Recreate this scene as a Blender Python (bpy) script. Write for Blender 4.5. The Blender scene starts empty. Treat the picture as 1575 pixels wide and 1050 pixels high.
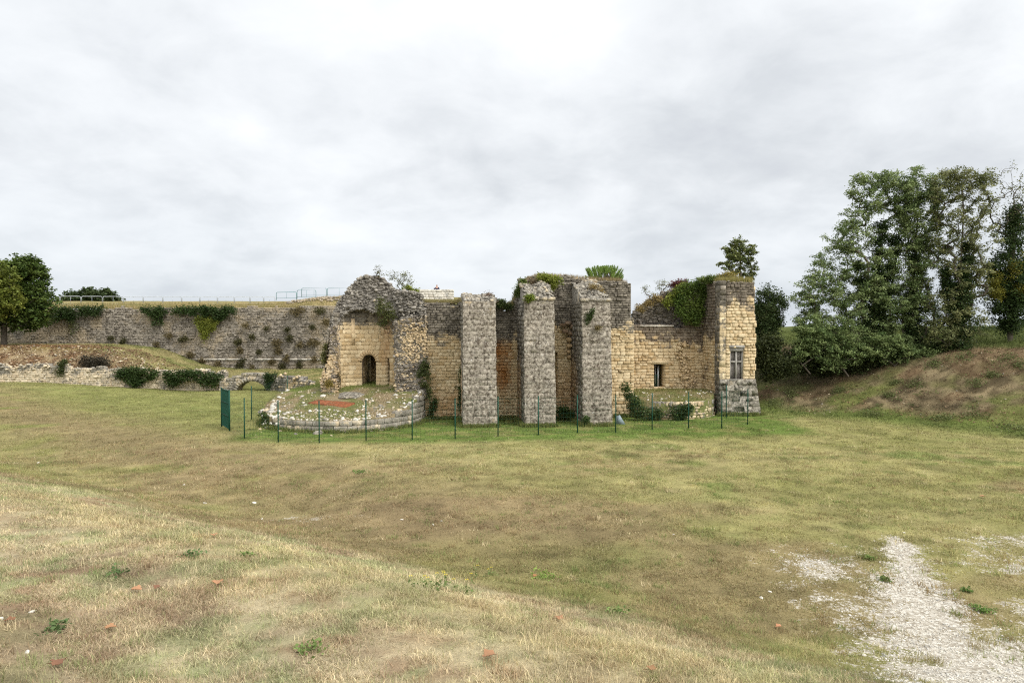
import bpy, bmesh, math, random
import numpy as np
from mathutils import Vector, Matrix

random.seed(7); rng = np.random.default_rng(7)
sc = bpy.context.scene
COL = sc.collection
R_ = math.radians

# ------------------------------------------------------------------ camera
F = 1050.0; CAMZ = 5.4; TILT = math.atan(20/1050)
cam = bpy.data.cameras.new('camera'); cam.lens = 24; cam.sensor_width = 36
cam.clip_end = 6000; cam.clip_start = 0.1
co = bpy.data.objects.new('camera', cam); COL.objects.link(co)
co.location = (0, 0, CAMZ); co.rotation_euler = (math.pi/2 - TILT, 0, 0)
sc.camera = co

# ------------------------------------------------------------------ sky + sun
SUN_AZ, SUN_EL = R_(128), R_(46)
w = bpy.data.worlds.new("World"); sc.world = w; w.use_nodes = True
nt = w.node_tree; nt.nodes.clear()
def N(nt, t, **k):
    n = nt.nodes.new(t)
    for a, b in k.items(): setattr(n, a, b)
    return n
def lk(nt, a, b): nt.links.new(a, b)
def math_(nt, op, a, b=None, clamp=False):
    n = N(nt, 'ShaderNodeMath', operation=op, use_clamp=clamp)
    for i, v in enumerate((a, b)):
        if v is None: continue
        if isinstance(v, (int, float)): n.inputs[i].default_value = v
        else: lk(nt, v, n.inputs[i])
    return n.outputs[0]
def ramp(nt, fac, stops, interp='LINEAR'):
    n = N(nt, 'ShaderNodeValToRGB'); n.color_ramp.interpolation = interp
    els = n.color_ramp.elements
    while len(els) < len(stops): els.new(0.5)
    for e, (p, c) in zip(els, stops):
        e.position = p; e.color = (*c, 1) if len(c) == 3 else c
    lk(nt, fac, n.inputs[0]); return n.outputs[0]
def mix(nt, fac, a, b, blend='MIX'):
    n = N(nt, 'ShaderNodeMix', data_type='RGBA', blend_type=blend)
    for i, v in ((0, fac), (6, a), (7, b)):
        if isinstance(v, (int, float)): n.inputs[i].default_value = v
        elif isinstance(v, tuple): n.inputs[i].default_value = (*v, 1)
        else: lk(nt, v, n.inputs[i])
    return n.outputs[2]
def noise(nt, vec, scale, detail=5, rough=.55, dist=0.0):
    n = N(nt, 'ShaderNodeTexNoise'); n.inputs['Scale'].default_value = scale
    n.inputs['Detail'].default_value = detail; n.inputs['Roughness'].default_value = rough
    n.inputs['Distortion'].default_value = dist
    if vec is not None: lk(nt, vec, n.inputs['Vector'])
    return n.outputs['Fac']

sky = N(nt, 'ShaderNodeTexSky', sky_type='NISHITA'); sky.sun_disc = False
sky.sun_elevation = SUN_EL; sky.sun_rotation = SUN_AZ
tc = N(nt, 'ShaderNodeTexCoord')
sep = N(nt, 'ShaderNodeSeparateXYZ'); lk(nt, tc.outputs['Generated'], sep.inputs[0])
zc = math_(nt, 'MAXIMUM', sep.outputs[2], 0.0)
den = math_(nt, 'ADD', zc, 0.34)
cx = math_(nt, 'DIVIDE', sep.outputs[0], den); cy = math_(nt, 'DIVIDE', sep.outputs[1], den)
cv = N(nt, 'ShaderNodeCombineXYZ'); lk(nt, cx, cv.inputs[0]); lk(nt, cy, cv.inputs[1]); cv.inputs[2].default_value = 3.7
n1 = noise(nt, cv.outputs[0], 1.5, 5, .5, .15)
n2 = noise(nt, cv.outputs[0], 5.0, 7, .58, .3)
n1 = math_(nt, 'MULTIPLY', math_(nt, 'SUBTRACT', n1, .5), 2.1)
n2 = math_(nt, 'MULTIPLY', math_(nt, 'SUBTRACT', n2, .5), .70)
basev = ramp(nt, zc, [(0, (.46,)*3), (.07, (.56,)*3), (.17, (.56,)*3), (.25, (.58,)*3), (.35, (.78,)*3), (.5, (.88,)*3)])
nn = math_(nt, 'ADD', basev, math_(nt, 'ADD', math_(nt, 'MULTIPLY', n1, .80), n2))
clouds = ramp(nt, nn, [(0.0, (5.2, 5.4, 5.9)), (.35, (6.5, 6.78, 7.08)), (.62, (7.9, 8.15, 8.4)), (1.0, (9.3, 9.5, 9.65))])
hz = ramp(nt, zc, [(0, (1, 1, 1)), (.08, (0.4, 0.4, 0.4)), (.2, (0, 0, 0))])
clouds = mix(nt, math_(nt, 'MULTIPLY', hz, .5), clouds, (5.7, 6.4, 7.2))
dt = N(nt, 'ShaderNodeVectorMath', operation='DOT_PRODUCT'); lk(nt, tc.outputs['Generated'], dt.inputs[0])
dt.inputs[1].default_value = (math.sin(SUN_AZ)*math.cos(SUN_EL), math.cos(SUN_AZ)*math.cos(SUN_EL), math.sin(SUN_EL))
gl = math_(nt, 'MULTIPLY', math_(nt, 'POWER', math_(nt, 'MAXIMUM', dt.outputs['Value'], 0.0), 2.0), 20.0)  # glow round the sun, added to the unseen sky for soft frontal light
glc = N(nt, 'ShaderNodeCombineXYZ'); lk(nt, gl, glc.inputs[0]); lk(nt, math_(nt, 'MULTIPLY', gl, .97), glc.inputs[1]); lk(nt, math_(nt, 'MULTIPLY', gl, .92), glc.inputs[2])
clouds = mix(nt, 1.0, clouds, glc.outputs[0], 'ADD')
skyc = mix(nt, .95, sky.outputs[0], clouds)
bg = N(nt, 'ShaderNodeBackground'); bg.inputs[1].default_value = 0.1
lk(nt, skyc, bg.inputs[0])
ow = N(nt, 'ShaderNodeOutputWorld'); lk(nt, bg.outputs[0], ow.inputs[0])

sun = bpy.data.lights.new('sun', 'SUN'); sun.energy = 1.5; sun.angle = R_(12); sun.color = (1, .955, .88)
so = bpy.data.objects.new('sun', sun); COL.objects.link(so)
sd = Vector((math.sin(SUN_AZ)*math.cos(SUN_EL), math.cos(SUN_AZ)*math.cos(SUN_EL), math.sin(SUN_EL)))
so.rotation_euler = sd.to_track_quat('Z', 'Y').to_euler()
sc.view_settings.view_transform = 'Standard'; sc.view_settings.look = 'None'
sc.view_settings.exposure = 0.22; sc.view_settings.gamma = 1.0

sc.cycles.use_denoising = False; sc.cycles.filter_width = 1.15
sc.cycles.max_bounces = 6; sc.cycles.diffuse_bounces = 3
# ------------------------------------------------------------------ helpers
def ray(px, py):
    xc = (px-787.5)/F; yc = (525-py)/F
    c, s = math.cos(TILT), math.sin(TILT)
    return np.array([xc, c + yc*s, -s + yc*c])
def P(px, py, D):
    d = ray(px, py); return np.array([d[0]*D/d[1], D, CAMZ + d[2]*D/d[1]])
def X(px, D): return P(px, 525, D)[0]
def Z(py, D): return P(787.5, py, D)[2]
def sst(a, b, x):
    t = np.clip((np.asarray(x, float)-a)/(b-a), 0, 1); return t*t*(3-2*t)
def _h(i, j, s):
    n = (i.astype(np.int64)*374761393 + j.astype(np.int64)*668265263 + s*1442695041) & 0x7fffffff
    n = (n ^ (n >> 13))*1274126177 & 0x7fffffff
    return ((n ^ (n >> 16)) & 0xffff)/65535.0
def vn(x, y, s=0):
    x = np.asarray(x, float); y = np.asarray(y, float)
    i = np.floor(x); j = np.floor(y); fx = x-i; fy = y-j
    fx = fx*fx*(3-2*fx); fy = fy*fy*(3-2*fy)
    a = _h(i, j, s); b = _h(i+1, j, s); c = _h(i, j+1, s); d = _h(i+1, j+1, s)
    return (a*(1-fx)+b*fx)*(1-fy) + (c*(1-fx)+d*fx)*fy
def fbm(x, y, s=0, o=4):
    v = 0; a = .5; t = 0
    for k in range(o):
        v = v + a*vn(x*2**k + 13.1*k, y*2**k - 7.7*k, s+k); t += a; a *= .5
    return v/t
def lerp(a, b, t):
    t = np.asarray(t)[..., None]; return np.asarray(a)*(1-t) + np.asarray(b)*t
def inpoly(px, py, poly):
    px = np.asarray(px); py = np.asarray(py); r = np.zeros(px.shape, bool); n = len(poly)
    for i in range(n):
        x1, y1 = poly[i]; x2, y2 = poly[(i+1) % n]
        c = ((y1 > py) != (y2 > py)) & (px < (x2-x1)*(py-y1)/((y2-y1) if y2 != y1 else 1e-9) + x1)
        r ^= c
    return r

class MB:
    """collects vertices, quads, triangles and one colour per vertex"""
    def __init__(s): s.v = []; s.c = []; s.q = []; s.t = []; s.n = 0
    def add(s, V, q=None, t=None, c=None):
        V = np.asarray(V, float).reshape(-1, 3); k = len(V)
        s.v.append(V)
        c = np.zeros((k, 4)) if c is None else np.broadcast_to(np.asarray(c, float), (k, 4))
        s.c.append(c)
        if q is not None and len(q): s.q.append(np.asarray(q, np.int64).reshape(-1, 4) + s.n)
        if t is not None and len(t): s.t.append(np.asarray(t, np.int64).reshape(-1, 3) + s.n)
        s.n += k
    def box(s, a, b, c=None):
        x0, y0, z0 = a; x1, y1, z1 = b
        s.add([(x0,y0,z0),(x1,y0,z0),(x1,y1,z0),(x0,y1,z0),(x0,y0,z1),(x1,y0,z1),(x1,y1,z1),(x0,y1,z1)], HEXQ, c=c)
    def hexa(s, V, c=None): s.add(V, HEXQ, c=c)
    def tube(s, pts, rad, n=6, c=None, caps=True):
        pts = np.asarray(pts, float); m = len(pts)
        rad = np.broadcast_to(np.asarray(rad, float), (m,))
        T = np.gradient(pts, axis=0); T /= np.linalg.norm(T, axis=1)[:, None] + 1e-9
        ref = np.array([0, 0, 1.]) if abs(T[0][2]) < .9 else np.array([1., 0, 0])
        A = np.cross(T, ref); A /= np.linalg.norm(A, axis=1)[:, None] + 1e-9
        B = np.cross(T, A)
        th = np.arange(n)*2*math.pi/n
        V = pts[:, None] + rad[:, None, None]*(np.cos(th)[None, :, None]*A[:, None] + np.sin(th)[None, :, None]*B[:, None])
        q = []
        for i in range(m-1):
            for j in range(n):
                k = (j+1) % n; q.append((i*n+j, i*n+k, (i+1)*n+k, (i+1)*n+j))
        t = []
        if caps:
            for j in range(1, n-1): t += [(0, j+1, j), ((m-1)*n, (m-1)*n+j, (m-1)*n+j+1)]
        s.add(V.reshape(-1, 3), q, t, c)
    def build(s, name, mat, parent=None, smooth=False, org=None):
        V = np.concatenate(s.v) if s.v else np.zeros((0, 3)); C = np.concatenate(s.c)
        if parent is not None: V = V - np.array(ORG[parent.name])
        elif org is not None: V = V - np.array(org)
        Q = np.concatenate(s.q) if s.q else np.zeros((0, 4), np.int64)
        T = np.concatenate(s.t) if s.t else np.zeros((0, 3), np.int64)
        me = bpy.data.meshes.new(name)
        me.vertices.add(len(V)); me.vertices.foreach_set('co', V.astype(np.float32).ravel())
        nl = Q.size + T.size; me.loops.add(nl)
        me.loops.foreach_set('vertex_index', np.concatenate([Q.ravel(), T.ravel()]).astype(np.int32))
        npoly = len(Q)+len(T); me.polygons.add(npoly)
        st = np.concatenate([np.arange(len(Q))*4, Q.size + np.arange(len(T))*3]).astype(np.int32)
        me.polygons.foreach_set('loop_start', st)
        if smooth: me.polygons.foreach_set('use_smooth', np.ones(npoly, bool))
        me.update(calc_edges=True); me.validate()
        at = me.color_attributes.new('Col', 'FLOAT_COLOR', 'POINT')
        at.data.foreach_set('color', C.astype(np.float32).ravel())
        me.materials.append(mat)
        o = bpy.data.objects.new(name, me); COL.objects.link(o)
        if parent is not None:
            o.parent = parent; ORG[o.name] = ORG[parent.name]
        else:
            ORG[o.name] = tuple(org) if org is not None else (0, 0, 0)
            if org is not None: o.location = org
        return o
HEXQ = [(0,3,2,1),(4,5,6,7),(0,1,5,4),(1,2,6,5),(2,3,7,6),(3,0,4,7)]
ORG = {}
def thing(name, label, cat, loc, group=None):
    o = bpy.data.objects.new(name, None); COL.objects.link(o)
    o.location = loc; o.empty_display_size = .3; ORG[o.name] = tuple(loc)
    return tag(o, label, cat, group)
def tag(o, label, cat, group=None):
    o['label'] = label; o['category'] = cat
    if group: o['group'] = group
    return o

# ------------------------------------------------------------------ materials
def new_mat(name):
    m = bpy.data.materials.new(name); m.use_nodes = True
    t = m.node_tree; t.nodes.clear()
    out = N(t, 'ShaderNodeOutputMaterial'); b = N(t, 'ShaderNodeBsdfPrincipled')
    lk(t, b.outputs[0], out.inputs[0]); b.inputs['Roughness'].default_value = .9
    b.inputs['Specular IOR Level'].default_value = .2
    return m, t, b, out
def bump(t, b, h, strength=.5, dist=.05):
    n = N(t, 'ShaderNodeBump'); n.inputs['Strength'].default_value = strength; n.inputs['Distance'].default_value = dist
    lk(t, h, n.inputs['Height']); lk(t, n.outputs[0], b.inputs['Normal'])
def stone_mat(name, a, b_, ga, gb, white=.5, stain=(.32, .14, .04), lich=.66, gscale=1.0, lscale=3.3, mscale=2.4, mamp=2.2):
    """Col.r tint of the block, Col.g weathering crust, Col.b rusty stain"""
    m, t, b, out = new_mat(name)
    at = N(t, 'ShaderNodeAttribute', attribute_name='Col'); s = N(t, 'ShaderNodeSeparateColor'); lk(t, at.outputs['Color'], s.inputs[0])
    g = N(t, 'ShaderNodeNewGeometry').outputs['Position']
    nA = noise(t, g, 1.1*gscale, 6, .6, .3); nB = noise(t, g, 7, 5, .65); nC = noise(t, g, 30, 3, .6)
    f = math_(t, 'ADD', math_(t, 'MULTIPLY', s.outputs[0], .75), math_(t, 'MULTIPLY', nB, .7))
    f = math_(t, 'SUBTRACT', f, .22, True)
    base = mix(t, f, a, b_)
    gf = math_(t, 'ADD', math_(t, 'MULTIPLY', nB, .9), math_(t, 'MULTIPLY', s.outputs[0], .35))
    gf = math_(t, 'ADD', gf, math_(t, 'MULTIPLY', math_(t, 'SUBTRACT', nC, .5), 1.6))
    nM = noise(t, g, mscale, 8, .72, .5)
    gf = math_(t, 'ADD', gf, math_(t, 'MULTIPLY', math_(t, 'SUBTRACT', nM, .5), mamp))
    gf = math_(t, 'SUBTRACT', gf, .16, True)
    grey = mix(t, gf, ga, gb)
    wv = math_(t, 'ADD', s.outputs[1], math_(t, 'MULTIPLY', math_(t, 'SUBTRACT', nA, .5), 2.3))
    wv = math_(t, 'ADD', wv, math_(t, 'MULTIPLY', math_(t, 'SUBTRACT', nB, .5), 1.1))
    wf = ramp(t, wv, [(.36, (0, 0, 0)), (.64, (1, 1, 1))])
    c = mix(t, wf, base, grey)
    sv = math_(t, 'MULTIPLY', s.outputs[2], math_(t, 'MULTIPLY', nA, 1.7), True)
    c = mix(t, sv, c, stain)
    lw = noise(t, g, lscale, 6, .75, .4)
    lf = ramp(t, lw, [(lich, (0, 0, 0)), (lich+.05, (1, 1, 1))])
    c = mix(t, math_(t, 'MULTIPLY', lf, white), c, (.52, .50, .45))
    dk = noise(t, g, 4.6, 5, .7)
    df = ramp(t, dk, [(.30, (1, 1, 1)), (.40, (0, 0, 0))])
    c = mix(t, math_(t, 'MULTIPLY', df, .45), c, (.055, .05, .042))
    lk(t, c, b.inputs['Base Color']); b.inputs['Roughness'].default_value = .95
    hh = math_(t, 'ADD', math_(t, 'MULTIPLY', nB, .6), math_(t, 'MULTIPLY', nC, .4))
    bump(t, b, hh, .7, .06)
    return m
M_wall = stone_mat('ochre_ashlar', (.66, .55, .365), (.43, .305, .155), (.055, .048, .038), (.31, .275, .22))
M_grey = stone_mat('grey_ashlar', (.50, .43, .31), (.40, .31, .19), (.052, .047, .038), (.42, .385, .32), white=.85, lich=.60, lscale=6, mscale=7.0, mamp=3.4)
M_rubble = stone_mat('rubble', (.66, .55, .37), (.46, .335, .19), (.05, .045, .038), (.38, .35, .30), white=.6, lich=.62)
M_curtain = stone_mat('curtain_stone', (.40, .34, .25), (.27, .215, .145), (.075, .064, .05), (.43, .385, .32), white=.6, lich=.62, gscale=.5)
M_white = stone_mat('white_limestone', (.66, .63, .56), (.44, .40, .33), (.22, .21, .19), (.56, .54, .49), white=.5)

M_cream = stone_mat('cream_rubble', (.66, .575, .43), (.46, .365, .24), (.10, .09, .072), (.40, .37, .31), white=.6, lich=.60)
def col_mat(name, rough=.85, trans=0.0, gain=1.0, var=.0, vscale=4):
    m, t, b, out = new_mat(name)
    at = N(t, 'ShaderNodeAttribute', attribute_name='Col')
    c = at.outputs['Color']
    if var:
        g = N(t, 'ShaderNodeNewGeometry').outputs['Position']
        v = noise(t, g, vscale, 5, .6)
        v = math_(t, 'ADD', math_(t, 'MULTIPLY', math_(t, 'SUBTRACT', v, .5), var*2), 1.0)
        c = mix(t, 1.0, c, v, 'MULTIPLY')
    lk(t, c, b.inputs['Base Color']); b.inputs['Roughness'].default_value = rough
    if trans:
        tr = N(t, 'ShaderNodeBsdfTranslucent'); lk(t, c, tr.inputs[0])
        ms = N(t, 'ShaderNodeMixShader'); ms.inputs[0].default_value = trans
        lk(t, b.outputs[0], ms.inputs[1]); lk(t, tr.outputs[0], ms.inputs[2]); lk(t, ms.outputs[0], out.inputs[0])
    return m
M_leaf = col_mat('leaf', .6, .28)
M_grass = col_mat('grass_blade', .8, .3)
M_bark = col_mat('bark', .95, 0, var=.45, vscale=9)
M_cloth = col_mat('cloth_skin', .8)
def plain(name, c, rough=.5, metal=0.0, var=.12, vs=6):
    m, t, b, out = new_mat(name)
    g = N(t, 'ShaderNodeNewGeometry').outputs['Position']
    v = noise(t, g, vs, 6, .65)
    lo = tuple(x*(1-var*2) for x in c); hi = tuple(x*(1+var*2) for x in c)
    lk(t, ramp(t, v, [(.3, lo), (.7, hi)]), b.inputs['Base Color'])
    b.inputs['Roughness'].default_value = rough; b.inputs['Metallic'].default_value = metal
    bump(t, b, v, .15, .01); return m
M_green = plain('green_paint', (.008, .055, .036), .5)
M_galv = plain('galvanised_steel', (.42, .45, .47), .45, .6)
M_teal = plain('teal_paint', (.10, .22, .22), .5)
M_wood = plain('weathered_wood', (.21, .19, .175), .85, 0, .3, 12)
M_frame = plain('grey_sandstone', (.29, .275, .25), .9, 0, .2, 9)
M_dark = plain('dark_void_wood', (.055, .045, .04), .9, 0, .3, 10)
M_red = plain('red_cover', (.215, .074, .034), .85, 0, .22, 7)
M_panel = plain('blue_grey_panel', (.25, .31, .34), .5, 0, .1, 4)

# ground
m_, t, b, out = new_mat('ground_turf'); M_ground = m_
at = N(t, 'ShaderNodeAttribute', attribute_name='Col')
g = N(t, 'ShaderNodeNewGeometry').outputs['Position']
n_a = noise(t, g, 2.2, 8, .68, .2); n_b = noise(t, g, 14, 6, .7); n_c = noise(t, g, 60, 3, .6)
v = math_(t, 'ADD', math_(t, 'MULTIPLY', n_a, .8), math_(t, 'MULTIPLY', n_b, .9))
v = math_(t, 'ADD', v, math_(t, 'MULTIPLY', n_c, .5))
v = math_(t, 'SUBTRACT', v, .15)
c = mix(t, 1.0, at.outputs['Color'], v, 'MULTIPLY')
gr = ramp(t, n_b, [(.60, (0, 0, 0)), (.70, (1, 1, 1))])
c = mix(t, math_(t, 'MULTIPLY', gr, .30), c, (.11, .13, .035))
sp = N(t, 'ShaderNodeTexVoronoi'); sp.inputs['Scale'].default_value = 17; lk(t, g, sp.inputs['Vector'])
spc = N(t, 'ShaderNodeSeparateColor'); lk(t, sp.outputs['Color'], spc.inputs[0])
gcolr = ramp(t, spc.outputs[0], [(0, (.27, .24, .195)), (.5, (.46, .43, .37)), (1, (.68, .66, .60))])
gcolr = mix(t, math_(t, 'MULTIPLY', math_(t, 'SUBTRACT', n_b, .3, True), 1.1, True), gcolr, (.40, .34, .25))
gm = math_(t, 'ADD', at.outputs['Alpha'], math_(t, 'MULTIPLY', math_(t, 'SUBTRACT', n_a, .5), 2.4))
gm = math_(t, 'ADD', gm, math_(t, 'MULTIPLY', math_(t, 'SUBTRACT', n_b, .5), 2.0))
gmask = ramp(t, gm, [(.40, (0, 0, 0)), (.62, (1, 1, 1))])
gmask = math_(t, 'MULTIPLY', gmask, math_(t, 'GREATER_THAN', at.outputs['Alpha'], .02))
c = mix(t, gmask, c, gcolr)
lk(t, c, b.inputs['Base Color']); b.inputs['Roughness'].default_value = 1; b.inputs['Specular IOR Level'].default_value = .05
bump(t, b, math_(t, 'ADD', n_b, math_(t, 'MULTIPLY', n_c, .6)), .8, .05)

# ------------------------------------------------------------------ terrain
def crest_s(x, y): return (x-2.9)*.53 + (y-7.3)*.848
def bank_t(x, y): return (x-15.5)*.724 + (y-44)*.69
def yb(x):   # front edge of the terrace in front of the curtain wall
    x = np.asarray(x, float)
    return np.interp(x, [-200, -26.0, -25.2, -20.7, -20.2, -17.5, -14.5, -12, -11.5], [60.4, 60.4, 62.0, 62.0, 60.0, 57.5, 53, 50.0, 47])
def terr(x, y):
    x = np.asarray(x, float); y = np.asarray(y, float)
    z = .72*sst(-27, -44, x)*sst(30, 58, y) + .10*(fbm(x*.15, y*.15, 3)-.5)*2*sst(12, 20, y)
    z = z - .12*sst(-23, -28, x)*sst(-33, -28, x)*sst(50, 60, y)
    # foreground mound
    s = crest_s(x, y)
    wob = (fbm(x*.25, y*.25, 9)-.5)*1.6
    mound = 1.80*(1 - sst(-2.3, 6.0, s + wob*.9)) + np.where(s < -2, .055*np.minimum(np.maximum(0, -s-2), 9)**1.75, 0)
    mound = mound*(1 - .25*sst(-9, -18, x)) + .07*(fbm(x*.8, y*.8, 5)-.5)*(s < 4)
    z = z + mound
    # hollow behind the crest on the left
    z = z - .35*np.exp(-((s-6.5)/2.5)**2)*sst(-2, -9, x)
    # right bank
    tt = bank_t(x, y) + (fbm(x*.18, y*.18, 21)-.5)*2.0
    bz = np.interp(tt, [0, 1, 3, 6, 9.5, 11.5, 13.5, 17, 21, 30, 400], [0, .12, .62, 1.75, 3.35, 4.0, 4.2, 4.85, 5.35, 5.55, 5.6])
    bz = bz + .28*(fbm(x*.55, y*.55, 31)-.5)*sst(1, 4, tt)
    bz = bz + (.16*(fbm(x*1.7, y*1.7, 33)-.5) + .10*(fbm(x*4.0, y*4.0, 34, 3)-.5))*sst(1, 4, tt)*sst(20, 14, tt)
    z = z + bz*sst(14.6, 17.2, x)
    # terrace
    e = y - yb(x)
    on = sst(0, .25, e)*(x < -11.3)
    front = np.interp(x, [-60, -35, -26, -20, -12], [1.95, 1.75, 1.35, .85, 1.4])
    back = np.interp(x, [-60, -41, -37, -34.5, -32, -28, -12], [3.75, 3.7, 3.3, 2.4, 1.45, 1.05, 1.2])
    k = sst(.3, np.interp(x, [-60, -36, -26], [3.6, 5.0, 6.0]), e)
    zt = front*(1-k) + back*k + .22*(fbm(x*.5, y*.5, 41)-.5)
    z = z*(1-on) + np.maximum(z, zt)*on
    return z
def hit(px, py, dmin=4, dmax=140):
    d = ray(px, py); Ds = np.arange(dmin, dmax, .05)
    xs = d[0]*Ds/d[1]; zs = CAMZ + d[2]*Ds/d[1]
    k = np.argmax(zs < terr(xs, Ds))
    return np.array([xs[k], Ds[k], float(terr(xs[k], Ds[k]))])

GR_LINE = np.array([(9.9, 17.6), (9.1, 15.6), (8.3, 14.2), (7.8, 12.7), (7.3, 11.2), (6.8, 8.0)])
GR_W = np.array([.28, .5, .85, 1.25, 1.75, 2.3])
def gravel(x, y):
    x = np.asarray(x, float); y = np.asarray(y, float)
    best = np.full(x.shape, -9.)
    for i in range(len(GR_LINE)-1):
        a = GR_LINE[i]; bb = GR_LINE[i+1]; d = bb-a
        tt = np.clip(((x-a[0])*d[0] + (y-a[1])*d[1])/(d@d), 0, 1)
        q = np.hypot(x-a[0]-tt*d[0], y-a[1]-tt*d[1]); wd = GR_W[i]*(1-tt)+GR_W[i+1]*tt
        best = np.maximum(best, 1 - q/(wd*1.5))
    for (cx_, cy_, rx, ry, st_) in ((11.6, 15.4, 1.8, 1.6, .50), (7.0, 15.4, 1.5, 1.6, .50), (6.5, 13.4, 1.2, 1.6, .46), (12.6, 17.2, 2.4, 1.2, .48), (10.3, 12.2, 1.8, 1.8, .62), (9.3, 16.6, 2.6, .8, .30), (6.2, 14.4, .8, .6, .45), (-6.3, 20.3, 1.2, .5, .42), (-4.6, 20.0, .7, .3, .4)):
        q = np.hypot((x-cx_)/rx, (y-cy_)/ry); best = np.maximum(best, st_*(1.15-q))
    return np.clip(best + (fbm(x*1.2, y*1.2, 77)-.5)*.45*(best > -.3), 0, 1)
FENCE_PX = [(376, 674), (428, 680), (491, 681), (563, 678), (634, 677), (700, 675), (766, 671), (828, 669), (888, 666), (947, 666), (1003, 661), (1059, 659), (1110, 659), (1150, 653)]
def gp(px, py): D = hit(px, py, 20); return D
def gcol(x, y):
    x = np.asarray(x, float); y = np.asarray(y, float)
    a = fbm(x*.10, y*.14, 50); b2 = fbm(x*.42, y*.55, 60); c3 = fbm(x*1.5, y*1.5, 70, 3)
    olive = (.180, .180, .062); straw = (.295, .262, .118); green = (.135, .170, .048); brown = (.235, .180, .098); pale = (.415, .35, .225)
    c = lerp(olive, straw, sst(.30, .68, .45*a+.4*b2+.15*c3))
    c = c*(1-.0) ; c = lerp(c, green, .75*sst(.55, .72, b2)*sst(.4, .6, fbm(x*.2, y*.2, 81)))
    c = lerp(c, brown, .7*sst(.52, .70, fbm(x*.16, y*.3, 90))*sst(36, 22, y))
    # left field is a touch greener, yellow stripe outside the fence
    c = lerp(c, (.185, .198, .066), .6*sst(-8, -20, x)*sst(28, 40, y))
    c = lerp(c, (.37, .33, .16), .45*np.exp(-((y-28.5-.05*(x+8))/2.0)**2)*sst(4, -3, x)*sst(-22, -14, x)*sst(.3, .6, b2+.1))
    s = crest_s(x, y)
    hollow = np.exp(-((s-8.0-.15*np.abs(x+3))/4.2)**2)*sst(6, -1, x)
    c = lerp(c, (.225, .168, .095), .75*hollow*sst(.25, .5, b2+.1))
    # foreground mound
    md = sst(4.0, 1.0, s)
    d4 = fbm(x*2.4, y*2.4, 103, 4); d5 = fbm(x*.55, y*.55, 101)
    mc = lerp(pale, (.27, .195, .125), sst(.44, .60, .55*d4+.45*d5))
    mc = lerp(mc, (.25, .265, .135), .85*sst(.50, .60, .5*fbm(x*.65, y*.65+9, 111)+.5*fbm(x*3, y*3, 112)))
    mc = lerp(mc, (.37, .325, .165), .55*np.exp(-((s+.2)/1.3)**2))
    mc = lerp(mc, (.23, .16, .10), .6*sst(-3.0, -5.5, x)*sst(9.8, 7.5, y))
    c = lerp(c, mc, md)
    # around the ruin, inside the fence
    ins = sst(31.3, 33.0, y + .9*(b2-.5) - .045*np.abs(x+6) - .12*np.maximum(x-2, 0))*sst(-14.5, -13, x)*sst(16.5, 15, x)
    c = lerp(c, lerp((.105, .155, .035), (.185, .19, .065), sst(.5, .7, c3)), .95*ins)
    # right bank
    tt = bank_t(x, y); bk = sst(-1.5, 1.5, tt)*sst(14.6, 16.5, x)
    bc = lerp((.085, .066, .038), (.20, .158, .092), sst(.38, .62, fbm(x*2.2, y*2.2, 71, 4)))
    bc = lerp(bc, (.155, .092, .052), .35*sst(.5, .62, fbm(x*.7, y*.7, 131)))
    bc = lerp(bc, (.135, .15, .045), .9*sst(.40, .56, b2)*sst(12, 4, tt))
    bc = lerp(bc, (.09, .125, .03), sst(3.6, .6, tt)*.8)
    bc = lerp(bc, (.085, .11, .03), sst(11, 13.5, tt)*.9)
    bc = lerp(bc, (.06, .055, .03), sst(24, 18.5, x)*.8*sst(3, 6, tt))  # left part of the bank painted dark as shade under the trees
    c = lerp(c, bc, bk)
    # terrace
    e = y-yb(x); on = sst(-.1, .3, e)*(x < -11.3)
    tcx = lerp((.235, .205, .095), (.16, .165, .06), sst(.4, .6, b2))
    tcx = lerp(tcx, lerp((.15, .085, .048), (.27, .205, .125), sst(.42, .6, c3)), .9*sst(-33, -38, x)*sst(4.4, 2.8, e))
    tcx = lerp(tcx, (.16, .105, .06), .8*sst(-27, -31, x)*sst(-38, -34, x)*sst(3.5, 1.5, e))
    tcx = lerp(tcx, (.24, .12, .055), .85*sst(-38, -42, x)*np.exp(-((e-5)/1.2)**2))
    c = lerp(c, tcx, on)
    v = .45 + .65*fbm(x*2.1, y*2.1, 141, 3) + .45*fbm(x*.8, y*1.0, 151, 3)
    return c*v[..., None]

def axis(parts):
    a = []
    for (p, q, st) in parts: a += list(np.arange(p, q-1e-6, st))
    return np.array(a + [parts[-1][1]])
gx = axis([(-3000, -300, 450), (-300, -80, 22), (-80, -50, 1.5), (-50, -16, .4), (-16, 20, .25), (20, 50, .4), (50, 80, 1.5), (80, 300, 22), (300, 3000, 450)])
gy = axis([(-60, 0, 6), (0, 4, 1), (4, 24, .22), (24, 50, .3), (50, 60, .35), (60, 76, .3), (76, 100, 3), (100, 300, 25), (300, 4000, 400)])
GX, GY = np.meshgrid(gx, gy); GZ = terr(GX, GY)
V = np.stack([GX, GY, GZ], -1).reshape(-1, 3); nx, ny = len(gx), len(gy)
ii, jj = np.meshgrid(np.arange(nx-1), np.arange(ny-1)); k = (jj*nx+ii).ravel()
cc = np.concatenate([gcol(V[:, 0], V[:, 1]), gravel(V[:, 0], V[:, 1])[:, None]], 1)
mb = MB(); mb.add(V, np.stack([k, k+1, k+nx+1, k+nx], 1), c=cc)
ground = mb.build('ground', M_ground, smooth=True); ground['kind'] = 'structure'

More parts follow.
